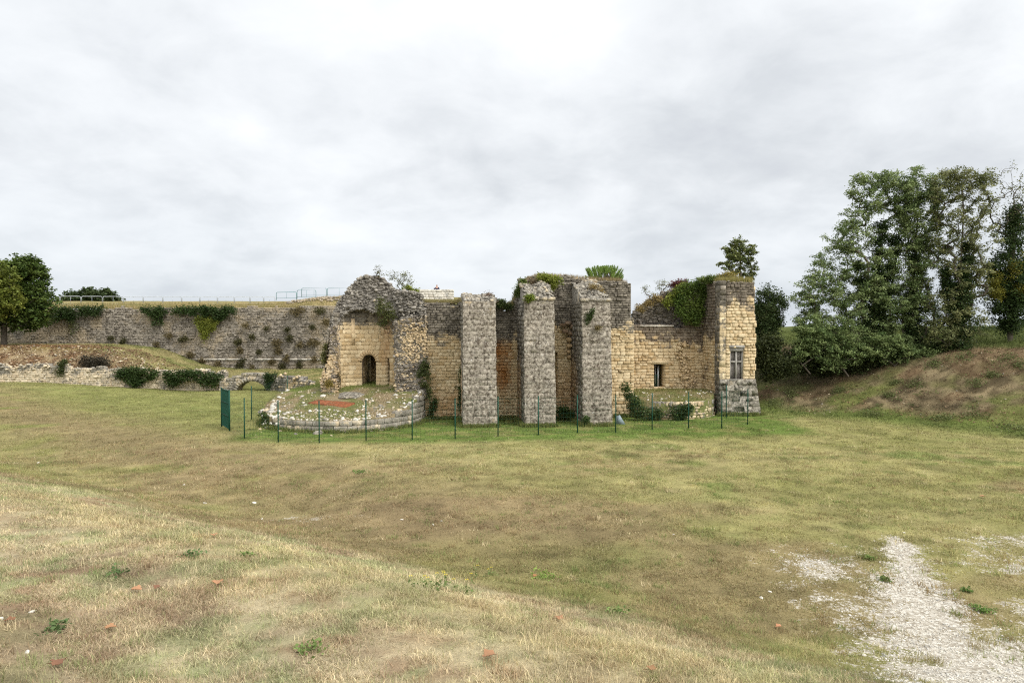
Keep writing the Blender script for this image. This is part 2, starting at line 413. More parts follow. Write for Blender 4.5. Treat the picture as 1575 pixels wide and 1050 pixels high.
# rampart top behind the curtain wall
def ramp_z(x, y):
    z = 7.45 + .17*np.clip(y-72.5, 0, 3.6) + .046*np.clip(y-76, 0, 60)
    z = z + .75*sst(-27, -20, x)*sst(73.5, 77, y) + .25*(fbm(np.asarray(x)*.3, np.asarray(y)*.3, 8)-.5)
    z = z - .22*np.exp(-((x+8.4)/1.3)**2-((y-76.3)/1.1)**2)
    return z
gx2 = np.arange(-100, -5.9, .5); gy2 = axis([(72.45, 90, .4), (90, 200, 5)])
A, B = np.meshgrid(gx2, gy2); V = np.stack([A, B, ramp_z(A, B)], -1).reshape(-1, 3)
nx, ny = len(gx2), len(gy2); ii, jj = np.meshgrid(np.arange(nx-1), np.arange(ny-1)); k = (jj*nx+ii).ravel()
b2 = fbm(V[:, 0]*.5, V[:, 1]*.5, 61); cc = lerp((.20, .17, .075), (.30, .24, .12), sst(.35, .65, b2))
cc = lerp(cc, (.13, .15, .05), .7*sst(.55, .65, fbm(V[:, 0]*.9, V[:, 1]*.9, 5)))
mb = MB(); mb.add(V, np.stack([k, k+1, k+nx+1, k+nx], 1), c=np.concatenate([cc, np.zeros((len(cc), 1))], 1))
# earth sides of the rampart
e0 = V[nx-1::nx]; lo = e0.copy(); lo[:, 2] = -.5; m = len(e0)
mb.add(np.concatenate([e0, lo]), [(i, i+m, i+m+1, i+1) for i in range(m-1)], c=(.15, .12, .06, 0))
o = mb.build('rampart_ground', M_ground, smooth=True); o['kind'] = 'structure'

# ------------------------------------------------------------------ stones
def ico(sub, seed, amp=.25, cut=True):
    bm = bmesh.new(); bmesh.ops.create_icosphere(bm, subdivisions=sub, radius=1)
    r = random.Random(seed); vs = np.array([v.co[:] for v in bm.verts])
    for k in range(7):   # flatten with random planes: an angular stone
        n = np.array([r.gauss(0, 1) for _ in range(3)]); n /= np.linalg.norm(n); d = r.uniform(.45, .8)
        h = vs@n; over = np.maximum(h-d, 0); vs -= over[:, None]*n
    vs *= 1 + amp*(np.array([[r.random()] for _ in vs])-.5)
    f = [[v.index for v in fc.verts] for fc in bm.faces]; bm.free()
    return vs, np.array(f)
ICO_S = [ico(1, s, .35) for s in range(6)]
ICO_B = [ico(2, s+50, .22) for s in range(6)]
def rot_rand(r=rng, flat=False):
    if flat:
        a = r.uniform(0, 2*math.pi); e = r.normal(0, .15, 2)
        return np.array(Matrix.Rotation(a, 3, 'Z') @ Matrix.Rotation(e[0], 3, 'X') @ Matrix.Rotation(e[1], 3, 'Y'))
    q = r.normal(size=4); q /= np.linalg.norm(q); a, b, c, d = q
    return np.array([[a*a+b*b-c*c-d*d, 2*(b*c-a*d), 2*(b*d+a*c)], [2*(b*c+a*d), a*a-b*b+c*c-d*d, 2*(c*d-a*b)], [2*(b*d-a*c), 2*(c*d+a*b), a*a-b*b-c*c+d*d]])
def stone(mb, p, size, col, flat=True, big=False):
    vs, f = (ICO_B if big else ICO_S)[rng.integers(6)]
    sc_ = size*np.array([rng.uniform(.8, 1.5), rng.uniform(.7, 1.1), rng.uniform(.5, .85)])
    mb.add((vs*sc_)@rot_rand(flat=flat).T + p, t=f, c=col)

# ------------------------------------------------------------------ masonry
def intervals(mask, u0, u1, z, st=.03):
    us = np.arange(u0+st/2, u1, st); m = mask(us, np.full(us.shape, z)); out_ = []; s0 = None
    for i, v_ in enumerate(m):
        if v_ and s0 is None: s0 = us[i]-st/2
        if not v_ and s0 is not None: out_.append((s0, us[i]-st/2)); s0 = None
    if s0 is not None: out_.append((s0, u1))
    return [(a, b) for a, b in out_ if b-a > .08]
def masonry(mb, mp, u0, u1, z0, z1, mask, wcol, rh=(.19, .27), bl=(.26, .55), thick=.8, prot=.025, jit=.012, gap=.012, cham=.022, core=True, miss=.0, corec=.25, tstd=.36, cl=1.0):
    z = z0
    while z < z1-.05:
        h = min(rng.uniform(*rh), z1-z); zm = z+h/2
        if z1-z-h < .1: h = z1-z
        for (a, b) in intervals(mask, u0, u1, zm):
            if core:
                um = (a+b)/2; n = max(1, int(math.ceil((b-a)/cl))); us = np.linspace(a, b, n+1)
                for i in range(n):
                    a_, b_ = us[i], us[i+1]
                    _, g_, s_ = wcol((a_+b_)/2, zm)
                    V = [mp(a_, -.03, z), mp(b_, -.03, z), mp(b_, -thick, z), mp(a_, -thick, z), mp(a_, -.03, z+h), mp(b_, -.03, z+h), mp(b_, -thick, z+h), mp(a_, -thick, z+h)]
                    mb.hexa(V, (corec, g_, s_, 1))
            u = a
            while u < b-.02:
                L = rng.uniform(*bl)
                if b-u-L < bl[0]*.6: L = b-u
                if rng.random() >= miss:
                    pr = rng.normal(0, prot) ; j = lambda: rng.normal(0, jit)
                    ua, ub, za, zb = u+gap+abs(j()), u+L-gap-abs(j()), z+gap*.8, z+h-gap*.8
                    if ub-ua > .04:
                        cm = min(cham*rng.uniform(.7, 1.8), (ub-ua)*.3, (zb-za)*.3)
                        o4 = [(ua+j()*.5, za+j()*.5), (ub+j()*.5, za+j()*.5), (ub+j()*.5, zb+j()*.5), (ua+j()*.5, zb+j()*.5)]
                        i4 = [(ua+cm, za+cm), (ub-cm, za+cm), (ub-cm, zb-cm), (ua+cm, zb-cm)]
                        pf = max(pr, -.02)+.012
                        V = [mp(x, -.06, y) for x, y in o4] + [mp(x, pf-cm*.8, y) for x, y in o4] + [mp(x, pf + j()*.6, y) for x, y in i4]
                        t_, g_, s_ = wcol((ua+ub)/2, zm)
                        q = [(8, 9, 10, 11)]
                        for i in range(4):
                            k2 = (i+1) % 4; q += [(4+i, 4+k2, 8+k2, 8+i), (i, k2, 4+k2, 4+i)]
                        mb.add(V, q, c=(np.clip(t_ + rng.normal(0, tstd), 0, 1), g_, s_, 1))
                u += L
        z += h

# building frame (wall line turned six degrees)
TH = R_(6); BU = np.array([math.cos(TH), math.sin(TH), 0]); BW = np.array([math.sin(TH), -math.cos(TH), 0]); BO = np.array([0, 41., 0])
def L(u, w_, z): return BO + BU*u + BW*w_ + np.array([0, 0, z])
def UZ(px, py, w_=0.0):
    d = ray(px, py); o = np.array([0, 0, CAMZ]) - BO
    s = (w_ - o@BW)/(d@BW); p = o + d*s
    return p@BU, p[2]
def U(px, w_=0.0): return UZ(px, 525, w_)[0]
def polyUZ(pts, w_): return [UZ(a, b, w_) for a, b in pts]

ruin = thing('castle_ruin', 'ruined ochre and grey stone castle building with three tall buttresses and broken vault', 'ruin', (0, 41, 0))
def topf(pts):
    a = np.array(pts); return lambda u: np.interp(u, a[:, 0], a[:, 1])
def rag(u, s, amp=.18): return (fbm(np.asarray(u)*1.6, np.asarray(u)*0+s, s)-.5)*2*amp

# main wall -------------------------------------------------------
wt = topf([UZ(*p) for p in [(640, 465), (655, 467), (700, 467), (722, 462), (762, 468), (775, 477), (790, 470), (797, 445), (806, 434), (830, 424), (880, 427), (905, 430), (955, 432), (968, 437), (972, 437), (976, 440)]])
uR1, uR2 = U(970), U(975)
slit = (UZ(851, 600)[0], UZ(857.5, 600)[0])
def mask_main(u, z):
    ok = (z < wt(u) + rag(u, 11)) & (u < np.where(z > UZ(970, 490)[1], uR1, uR2))
    zs0, zs1 = UZ(855, 612)[1], UZ(855, 540)[1]
    return ok & ~((u > slit[0]) & (u < slit[1]) & (z > zs0) & (z < zs1))
g1 = topf([(U(652), UZ(652, 522)[1]), (U(700), UZ(700, 524)[1]), (U(765), UZ(765, 540)[1]), (U(795), UZ(795, 520)[1]), (U(856), UZ(856, 500)[1]), (U(880), UZ(880, 505)[1]), (U(938), UZ(938, 506)[1]), (U(975), UZ(975, 508)[1])])
def wc_main(u, z):
    g_ = float(np.clip(.5+(z - g1(u))*.62 + rng.normal(0, .10), -.15, 1.1))
    st = 0.0
    if U(763) < u < U(800): st = float(sst(1.2, 2.2, z)*sst(4.9, 4.2, z)*sst(U(797), U(772), u))*1.0
    if U(853) < u < U(892): st = .35*float(sst(4, 1, z))
    if U(655) < u < U(705): st = .45*float(sst(2.2, .8, z))
    return .45, g_, st
mb = MB(); masonry(mb, L, U(640), uR2, -.3, 4.7, mask_main, wc_main, thick=1.3, cham=.014, gap=.009, rh=(.16, .23), bl=(.22, .48), jit=.016)
masonry(mb, L, U(640), uR2, 4.7, 8.9, mask_main, wc_main, thick=1.3, cham=.016, gap=.011, rh=(.11, .18), bl=(.18, .45), jit=.02, prot=.04, miss=.02)
# rubble along the ragged top
for i in range(420):
    u = rng.uniform(U(650), uR1-.2); z = wt(u)+rag(u, 11)+rng.uniform(-.25, .10); wq = rng.uniform(-1.2, .03)
    stone(mb, L(u, wq, float(z)), rng.uniform(.07, .17), (rng.random(), .75, 0, 1))
main_wall = mb.build('main_wall', M_wall, ruin)
main_wall['label'] = 'coursed ochre stone wall with dark weathered top'

# vault springer between the second and third buttress
mb = MB()
for (px, py, s_, g_) in [(866, 500, .20, .9), (873, 497, .26, .95), (880, 503, .24, .9), (870, 510, .22, .85), (878, 512, .24, .85), (876, 522, .22, .1), (876, 532, .20, .05), (876, 541, .18, .05), (876, 549, .15, .1)]:
    u, z = UZ(px, py, .35)
    stone(mb, L(u, .22 if py > 515 else .30, z), s_, (.6, g_, .3, 1), big=True)
mb.build('vault_springer', M_wall, ruin)

# buttresses ------------------------------------------------------
WB = 3.55
def buttress(pxl, pxr, ytop, cornice, peak, seed):
    """front and sides of squared blocks, battered, with a rubble slope behind the top edge"""
    u0, u1 = U(pxl, WB), U(pxr, WB); ztop = UZ(pxl, ytop, WB-.2)[1]
    bat = .055
    def front(u, w_, z):
        cen = (u0+u1)/2; ed = 2*abs(u-cen)/(u1-u0); return L(cen + (u-cen)*(1-.004*z + .07*(float(vn(z*2.1, u*.3 + (u > cen)*9, seed+60))-.5)*ed + .03*(float(vn(z*6.1, u*.3 + (u > cen)*9, seed+61))-.5)*ed) - .02*z*.25, WB - bat*z + w_ + .05*(float(vn(u*1.7, z*1.3, seed+80))-.5), z)
    allm = lambda u, z: np.ones(np.shape(u), bool)
    def wcf(u, z):
        edge = min(u-u0, u1-u)/(u1-u0)
        return .5 + .14*(edge < .16), 1.12 - .16*float(sst(ztop-.6, ztop-.1, z)) - .13*(edge < .14) + .25*(fbm(np.array(u*.8), np.array(z*.6), seed)-.5), 0.06
    mb = MB()
    masonry(mb, front, u0, u1, -.3, ztop, allm, wcf, rh=(.24, .34), bl=(.35, .7), thick=.5, prot=.002, jit=.002, gap=.0003, cham=.002, corec=.45, tstd=.05)
    # sides
    def left(q, w_, z):
        f = front(u0, 0, z); bk = L(u0-.02*z*.25, 0, z); return f + (bk-f)*(q/WB) - BU*w_
    def right(q, w_, z):
        f = front(u1, 0, z); bk = L(u1-.02*z*.25, 0, z); return f + (bk-f)*(q/WB) + BU*w_
    def wcs(q, z):
        o_ = float(sst(1.0, 2.4, q)*sst(4.6, 2.2, z))
        return .3, .98 - .75*o_, .35*o_
    masonry(mb, left, .12, WB, -.3, ztop, allm, wcs, rh=(.2, .3), bl=(.3, .6), thick=.4, prot=.015, gap=.008)
    masonry(mb, right, .12, WB, -.3, ztop, allm, wcs, rh=(.2, .3), bl=(.3, .6), thick=.4, prot=.015, gap=.008)
    # solid fill
    a, b = front(u0+.3, -.3, -.3), front(u1-.3, -.3, -.3); c_, d_ = L(u1-.3, -.4, -.3), L(u0+.3, -.4, -.3)
    a2, b2_ = front(u0+.3, -.3, ztop-.02), front(u1-.3, -.3, ztop-.02); c2, d2 = L(u1-.35, -.4, ztop-.02), L(u0+.25, -.4, ztop-.02)
    mb.hexa([a, b, c_, d_, a2, b2_, c2, d2], (.2, .8, 0, 1))
    ob = mb.build('buttress', M_grey, ruin)
    if cornice:
        m2 = MB(); n = 4; us = np.linspace(u0-.06, u1+.06, n+1)
        for i in range(n):
            j = rng.normal(0, .02, 8); h = .17
            pts = []
            for zz in (ztop, ztop+h):
                for uu, ww in ((us[i]+.008, .10), (us[i+1]-.008, .10), (us[i+1]-.008, -.45), (us[i]+.008, -.45)):
                    pts.append(front(uu, ww + (-.05 if zz > ztop else 0), zz) + np.array([0, 0, rng.normal(0, .015)]))
            m2.hexa(pts, (rng.random(), .7, 0, 1))
        c = m2.build('cornice', M_grey, ob)
    # rubble slope up to the wall
    m3 = MB(); nb = 9; za = ztop + (.15 if cornice else .0)
    ZT = UZ((pxl+pxr)/2, peak, 0)[1]
    def surf(fu, fw):
        u = u0+.05+(u1-u0-.1)*fu; w0 = WB-bat*ztop-.25
        z = za + (ZT-za)*(fw**.8) - .25*abs(fu-.5)**2*2 + .1*math.sin(fu*7+seed)
        return L(u, w0*(1-fw) + (-.3)*fw, z)
    G = [[surf(i/nb, j/nb) for i in range(nb+1)] for j in range(nb+1)]
    Vv = [p for r in G for p in r]; low = [p*np.array([1, 1, 0]) + np.array([0, 0, ztop-.2]) for p in Vv]
    q = []; n1_ = nb+1; off = n1_*n1_
    for j in range(nb):
        for i in range(nb): q.append((j*n1_+i, j*n1_+i+1, (j+1)*n1_+i+1, (j+1)*n1_+i))
        q += [(j*n1_, (j+1)*n1_, off+(j+1)*n1_, off+j*n1_), (j*n1_+nb, off+j*n1_+nb, off+(j+1)*n1_+nb, (j+1)*n1_+nb)]
    for i in range(nb): q.append((i, off+i, off+i+1, i+1))
    m3.add(Vv+low, q, c=(.5, .9, .0, 1))
    for i in range(230):
        stone(m3, surf(rng.random(), rng.random())+np.array([0, 0, rng.uniform(-.05, .05)]), rng.uniform(.08, .20), (rng.random(), rng.uniform(.55, 1.2), 0.0, 1))
    m3.build('rubble_cap', M_grey, ob)
    return ob
buttress(712.5, 764.5, 463, False, 452, 1)
buttress(807.5, 855.5, 461, True, 428, 2)
buttress(897.5, 942.5, 463, True, 431, 3)

# back wall with the doorway -------------------------------------
WK = -2.4
dL, dz0 = UZ(1006, 597, WK); dR, dz1 = UZ(1023, 560, WK)
bt = topf([UZ(*p, WK) for p in [(960, 498), (990, 500), (1050, 503), (1060, 498), (1075, 478), (1088, 455), (1100, 436), (1115, 434)]])
def mask_back(u, z):
    hole2 = (np.abs(u-U(1081, WK)) < .12) & (np.abs(z-UZ(1081, 484, WK)[1]) < .12)
    return (z < bt(u)+rag(u, 5, .06)) & ~((u > dL) & (u < dR) & (z > dz0) & (z < dz1)) & ~hole2
gb_ = topf([UZ(*p, WK) for p in [(960, 512), (1000, 522), (1030, 526), (1055, 520), (1070, 528), (1085, 545), (1100, 520)]])
def wc_back(u, z): return .4, .0+float(np.clip(.5+(z-gb_(u))*.65 + rng.normal(0, .10), -.15, 1.1)), .12
mb = MB(); masonry(mb, L_ := (lambda u, w_, z: L(u, WK+w_, z)), U(960, WK), U(1100, WK), .6, 8.6, mask_back, wc_back, rh=(.15, .24), bl=(.2, .46), thick=1.1, prot=.03)
# torn toothing of a lost cross wall
for i in range(150):
    f = rng.random(); px = 1045 + 16*f + rng.normal(0, 5); py = 528 + 75*f + rng.normal(0, 4)
    u, z = UZ(px, py, WK); stone(mb, L(u, WK+rng.uniform(.0, .16), z), rng.uniform(.08, .17), (rng.random()*.7, .12 + .25*(rng.random() < .2), .25, 1))
bw = mb.build('door_wall', M_wall, ruin); bw['label'] = 'recessed ochre wall with a dark rectangular doorway'
# lintel and jambs
mb = MB(); mb.hexa([L(u, WK+ww, z) for z in (dz1, dz1+.26) for u, ww in ((dL-.18, .035), (dR+.22, .035), (dR+.22, -.3), (dL-.18, -.3))], (.2, .05, .1, 1))
mb.build('lintel', M_wall, bw)
mb = MB()
mb.hexa([L(u, WK-.45+ww, z) for z in (dz0, dz0+1.45) for u, ww in ((dL+.36, .03), (dL+.46, .03), (dL+.46, -.03), (dL+.36, -.03))])
mb.hexa([L(u, WK-.75+ww, z) for z in (dz0, dz1) for u, ww in ((dL+.30, .03), (dL+.36, .03), (dL+.36, -.03), (dL+.30, -.03))])
mb.build('door_post', M_galv, bw)
mb = MB()
for i in range(6): mb.tube([L(dL+.03+i*.055, WK-.4, dz0), L(dL+.03+i*.055, WK-.4, dz0+.85)], .009, 5)
for zz in (.08, .82): mb.tube([L(dL, WK-.4, dz0+zz), L(dL+.38, WK-.4, dz0+zz)], .011, 5)
mb.build('door_grille', M_green, bw)
mb = MB(); la, lb = dL-.12, dR+.12
for ua, ub, wa, wb, za, zb in ((la-.3, la, -1.12, -3.6, dz0-.4, dz1+.5), (lb, lb+.3, -1.12, -3.6, dz0-.4, dz1+.5), (la, lb, -1.12, -3.6, dz1+.1, dz1+.5), (la-.3, lb+.3, -3.6, -3.9, dz0-.4, dz1+.5)):
    mb.hexa([L(u, WK+q, z) for z in (za, zb) for u, q in ((ua, wa), (ub, wa), (ub, wb), (ua, wb))], (.6, .9, 0, 1))
mb.build('passage', M_wall, bw)

# rubble gable above the door wall
WG = -3.3
gout = [(972, 505), (975, 492), (984, 478), (996, 468), (1012, 458), (1030, 448), (1050, 441), (1075, 436), (1100, 434), (1110, 434), (1110, 505)]
def prism(mb, pts, front, back, c):
    n = len(pts); f = [front(a, b) for a, b in pts]; k = [back(a, b) for a, b in pts]
    bm = bmesh.new(); vs = [bm.verts.new(p) for p in f]; fc = bm.faces.new(vs); r = bmesh.ops.triangulate(bm, faces=[fc])
    bm.verts.index_update(); tr = [[v.index for v in q.verts] for q in bm.faces]; bm.free()
    tr2 = [(a+n, c_+n, b+n) for a, b, c_ in tr]
    mb.add(f+k, [(i, (i+1) % n, (i+1) % n+n, i+n) for i in range(n)], tr+tr2, c)
def scatter_prism(mb, pts, front, back, n, size, cf, edge=.35, skip=None, flat=True, big=False):
    a = np.array(pts, float); lo = a.min(0); hi = a.max(0); k = 0
    while k < n:
        if rng.random() < edge:
            i = rng.integers(len(a)); f = rng.random(); q = a[i]*(1-f)+a[(i+1) % len(a)]*f; d = rng.random()**1.5
            if skip and skip(*q): continue
        else:
            q = lo + (hi-lo)*rng.random(2); d = 0
            if not inpoly(q[:1], q[1:], pts)[0]: continue
            if skip and skip(*q): continue
        p = np.array(front(*q))*(1-d) + np.array(back(*q))*d
        stone(mb, p + rng.normal(0, .03, 3), rng.uniform(*size), cf(*q), flat=flat, big=big); k += 1
mb = MB()
fr = lambda a, b: L(*(lambda q: (q[0], WG, q[1]))(UZ(a, b, WG)))
bk = lambda a, b: L(*(lambda q: (q[0], WG-1.2, q[1]))(UZ(a, b, WG)))
prism(mb, gout, fr, bk, (.2, 1.4, 0, 1))
scatter_prism(mb, gout, fr, bk, 900, (.08, .2), lambda a, b: (rng.random()*.8, rng.uniform(.85, 1.5), .05, 1), skip=lambda a, b: b > 503)
u, z = UZ(985, 501.5, WK); u2, _ = UZ(1036, 501.5, WK)
mb.build('rubble_gable', M_rubble, ruin)
mb = MB(); mb.hexa([L(u_, WK+ww, zz) for zz in (z-.02, z+.06) for u_, ww in ((u, .06), (u2, .05), (u2, -.8), (u, -.8))], (.1, 0, 0, 1))
mb.build('ledge', M_white, ruin)

# corner tower ----------------------------------------------------
WT = .34
tu0, tu1 = U(1107, WT), U(1163.5, WT); tz1 = UZ(1130, 434, WT)[1]; tz0 = UZ(1130, 583, WT)[1]
wl, wz0 = UZ(1122.5, 583, WT); wr, wz1 = UZ(1144, 535, WT)
def mask_t(u, z):
    right = tu1 - .06*(np.floor(z*2.2) % 2) - .10*((z > 6.35))
    return (z < tz1 + rag(u, 17, .1)) & (u < right) & ~((u > wl) & (u < wr) & (z > wz0) & (z < wz1))
def wc_t(u, z): return .22 + .1*(u > tu1-.4), float(np.clip(.5+(z-7.0)*.55 + rng.normal(0, .1), -.2, 1)), .05
mb = MB(); tf = lambda u, w_, z: L(u, WT+w_, z)
masonry(mb, tf, tu0+.40, tu1, tz0, tz1+.15, mask_t, wc_t, rh=(.13, .24), bl=(.17, .46), thick=.55, prot=.04, jit=.018, gap=.014)
masonry(mb, tf, tu0, tu0+.40, tz0, tz1+.1, mask_t, lambda u, z: (.05, .30+.5*float(sst(5.8, 7.6, z)), 0), rh=(.3, .42), bl=(.4, .5), thick=.55, prot=.006, gap=.004, cham=.008)
def side(q, w_, z): return L(tu0 - w_, WT - q, z)
sm = lambda u, z: (z < tz1+.05) & ~((np.abs(u-1.2) < .12) & (np.abs(z-6.3) < .13))
masonry(mb, side, .03, .75, -.3, tz1, sm, lambda u, z: (.25, .85, 0), rh=(.3, .42), bl=(.34, .5), thick=.4, prot=.012, gap=.008)
masonry(mb, side, .75, 2.8, -.3, tz1, sm, lambda u, z: (.35, float(.25+.7*sst(4.4, 5.6, z)), .1), rh=(.15, .24), bl=(.2, .45), thick=.4, prot=.03)
rs = lambda q, w_, z: L(tu1-.1 + w_, WT - q, z)
masonry(mb, rs, .08, 2.8, -.3, tz1, lambda u, z: z < tz1, lambda u, z: (.3, .4, 0), rh=(.18, .26), bl=(.25, .5), thick=.35)
for i in range(190):
    stone(mb, L(rng.uniform(tu0, tu1-.15), WT-rng.uniform(.0, 2.4), tz1+rng.uniform(-.1, .08)), rng.uniform(.07, .16), (rng.random(), .85, 0, 1))
# flat head slab over the fill
mb.hexa([L(u, q, z) for z in (5.2, tz1-.08) for u, q in ((tu0+.3, WT-.4), (tu1-.35, WT-.4), (tu1-.35, WT-2.8), (tu0+.3, WT-2.8))], (.3, .9, 0, 1))
tower = mb.build('corner_tower', M_wall, ruin); tower['label'] = 'square ochre stone tower with a cross-shaped window'
# splayed plinth
mb = MB(); sp_ = .28
mb2c = lambda u, z: (.62, .85 + .3*(fbm(np.array(u*1.3), np.array(z*1.3), 4)-.5), 0)
pl = lambda u, w_, z: L(tu0 + (u-tu0)*(1 + sp_*1.0*(tz0-z)/tz0/(tu1-tu0)), WT + .03 + .22*(tz0-z)/tz0 + w_, z)
masonry(mb, pl, tu0, tu1-.04, -.3, tz0, lambda u, z: np.ones(np.shape(u), bool), mb2c, rh=(.25, .36), bl=(.4, .8), thick=.8, prot=.004, gap=.0004, cham=.003, tstd=.07)
pr_ = lambda q, w_, z: L(tu1-.04 + sp_*(tz0-z)/tz0 + w_, WT + .2*(tz0-z)/tz0 - q, z)
masonry(mb, pr_, .05, 2.8, -.3, tz0, lambda u, z: np.ones(np.shape(u), bool), mb2c, rh=(.25, .36), bl=(.4, .8), thick=.8, prot=.010, gap=.005)
mb.build('plinth', M_grey, ruin)['label'] = 'pale grey splayed plinth under the tower'
# mullioned window
mb = MB()
def wbox(mb, a, b, za, zb, w0, w1, c=(.8, .7, 0, 1)): mb.hexa([L(u, WT+q, z) for z in (za, zb) for u, q in ((a, w1), (b, w1), (b, w0), (a, w0))], c)
fw = .085
wbox(mb, wl+.004, wl+fw, wz0+.004, wz1-.2, -.30, -.10); wbox(mb, wr-fw, wr-.004, wz0+.004, wz1-.2, -.30, -.10)
wbox(mb, wl+.004, wr-.004, wz1-.2, wz1-.004, -.30, -.02)
wbox(mb, wl-.05, wr+.05, wz1+.0, wz1+.16, -.1, .055)
wbox(mb, wl-.02, wr+.02, wz0-.09, wz0, -.2, .05)
win = mb.build('window', M_frame, tower)
mb = MB(); um = (wl+wr)/2; zt_ = wz0 + (wz1-.2-wz0)*.62
wbox(mb, um-.05, um+.05, wz0+.003, wz1-.203, -.27, -.085); wbox(mb, wl+fw+.002, um-.052, zt_-.05, zt_+.05, -.27, -.09); wbox(mb, um+.052, wr-fw-.002, zt_-.05, zt_+.05, -.27, -.09)
mb.build('mullion', M_frame, win); win.parent = ruin
bpy.data.objects['mullion'].parent = win
mb = MB()
for a, b in ((wl+fw, um-.05), (um+.05, wr-fw)):
    for za, zb in ((wz0, zt_-.05), (zt_+.05, wz1-.2)):
        n = 3
        for i in range(n):
            x0 = a+(b-a)*i/n+.006; x1 = a+(b-a)*(i+1)/n-.006
            wbox(mb, x0, x1, za+.01, zb-.01, -.262-.012*i, -.225-.012*i)
mb.build('shutter', M_wood, win)

# apse (broken round tower) ---------------------------------------
AC = np.array([X(561.5, 40.2), 40.2]); AR = 1.72; az0 = Z(597, 41); az1 = Z(476, 41.9)
def amap(s, w_, z):   # s = arc length from the left, w towards the axis
    th = math.pi - s/AR; r = AR - w_; ex = 0
    return np.array([AC[0] + r*math.cos(th), AC[1]+.30 + .72*r*math.sin(th), z])
def s_of(px):         # arc length whose point shows at px
    ss = np.linspace(0, math.pi*AR, 400); xs = np.array([(lambda p: 787.5+F*p[0]/p[1])(amap(s, 0, 3)) for s in ss]); return float(ss[np.argmin(abs(xs-px))])
ds0, ds1 = s_of(557), s_of(577.5); dc = (ds0+ds1)/2; dr = (ds1-ds0)/2
dzt = Z(545, 41.8); dsp = dzt-dr
s2a, s2b = s_of(592.8), s_of(598.5); s2z = Z(552, 41.2)
def mask_a(s, z):
    arch = ((np.abs(s-dc) < dr) & (z < dsp)) | ((z >= dsp) & ((s-dc)**2 + (z-dsp)**2 < (dr+.14)**2))
    sl = (s > s2a) & (s < s2b) & (z < s2z - .5*np.abs(s-(s2a+s2b)/2))
    top = az1 - .35*np.abs(s-2.2)**1.5*.25 + rag(s, 23, .12)
    return ~arch & ~sl & (z < top)
def wc_a(s, z):
    edge = min(s, math.pi*AR-s)
    return .45, float(1.25*sst(az1-1.7+1.2*(float(vn(s*3.2, 0*s, 88))-.5), az1-.1, z) + .9*sst(.75, .1, s)*sst(3.2, 4.5, z) + .95*sst(.95, .2, math.pi*AR-s)), float(.45*sst(s_of(580), s_of(592), s)*sst(s_of(603), s_of(596), s)*sst(2, 4, z))
mb = MB(); masonry(mb, amap, 0, math.pi*AR, az0-.6, az1+.2, mask_a, wc_a, rh=(.2, .29), bl=(.28, .55), thick=.42, prot=.012, cham=.010, gap=.011, cl=.22)
niche = mb.build('vault_niche', M_wall, ruin); niche['label'] = 'hollow ochre niche with round-headed doorway'
# voussoirs round the door head
mb = MB(); n = 11
for i in range(n):
    a0, a1 = math.pi*i/n+.015, math.pi*(i+1)/n-.015
    q = [(dc - math.cos(a)*r_, dsp + math.sin(a)*r_) for a, r_ in ((a0, dr-.01), (a1, dr-.01), (a1, dr+.27), (a0, dr+.27))]
    mb.hexa([amap(s_, ww, z_) for ww in (-.4, .045) for s_, z_ in q], (rng.uniform(.2, .5), .02, .25, 1))
mb.build('door_arch', M_wall, niche)
# dark passage behind it
mb = MB(); dl_, dr_ = amap(ds0, -.42, 0)[0]-.02, amap(ds1, -.42, 0)[0]+.02
for x0_, x1_, y0_, y1_, z0_, z1_ in ((dl_-.4, dl_, 41.95, 45.2, .9, 5.2), (dr_, dr_+1.2, 42.0, 45.2, .9, 5.2), (dl_-.4, dr_+.4, 41.97, 45.2, dzt+.12, 5.3), (dl_-.4, dl_+.62*(dr_-dl_), 45.2, 45.6, .9, 5.2)):
    mb.box((x0_, y0_, z0_), (x1_, y1_, z1_), (.4, .5, .2, 1))
mb.build('passage', M_wall, niche)
# two clean vertical chases
for px_, za, zb in ((543, Z(530, 41.6), Z(490, 41.6)), (588.5, Z(515, 41.4), Z(503, 41.4))):
    mb = MB(); s_ = s_of(px_); mb.hexa([amap(s_+ds_, ww, z_) for z_ in (za, zb) for ds_, ww in ((-.11, .03), (.11, .03), (.11, -.1), (-.11, -.1))], (.15, 0, .25, 1))
    mb.build('wall_shaft', M_wall, niche)

cap = [(508, 508), (510, 492), (515, 477), (521, 466), (529, 455), (536, 444), (545, 436), (553, 428), (570, 426), (585, 427), (595, 435), (605, 446), (618, 449), (638, 449), (647, 454), (651, 466), (653, 486), (607, 497), (603, 489), (596, 485), (585, 482), (573, 479), (562, 475), (549, 475), (537, 478), (530, 484), (520, 492), (517, 505)]
cD = lambda a, b: 40.85 - 1.0*float(sst(598, 622, a)) - .4*float(sst(522, 510, a)) + .013*(490-b)
cf = lambda a, b: P(a, b, cD(a, b)); cb = lambda a, b: P(a, b, 40.6)*np.array([1.04, 0, 1.0]) + np.array([0, 43.2, 0])
mb = MB(); prism(mb, cap, cf, cb, (.1, 1.4, 0, 1))
scatter_prism(mb, cap, cf, cb, 2100, (.045, .125), lambda a, b: (rng.random(), rng.uniform(1.0, 1.5), 0, 1), edge=.4)
scatter_prism(mb, cap, cf, cb, 190, (.11, .21), lambda a, b: (rng.random(), rng.uniform(.8, 1.5), 0, 1), edge=.4, big=True)
rc = mb.build('vault_rubble', M_rubble, ruin); rc['label'] = 'dark broken rubble core of the collapsed vault'
rp = [(606, 494), (653, 484), (655, 520), (655.5, 560), (656, 600), (656, 612), (608, 612), (607, 560), (606.5, 520)]
pf_ = lambda a, b: P(a, b, 39.7); pb_ = lambda a, b: P(a, b, 39.7) + np.array([0, 3.0, 0])
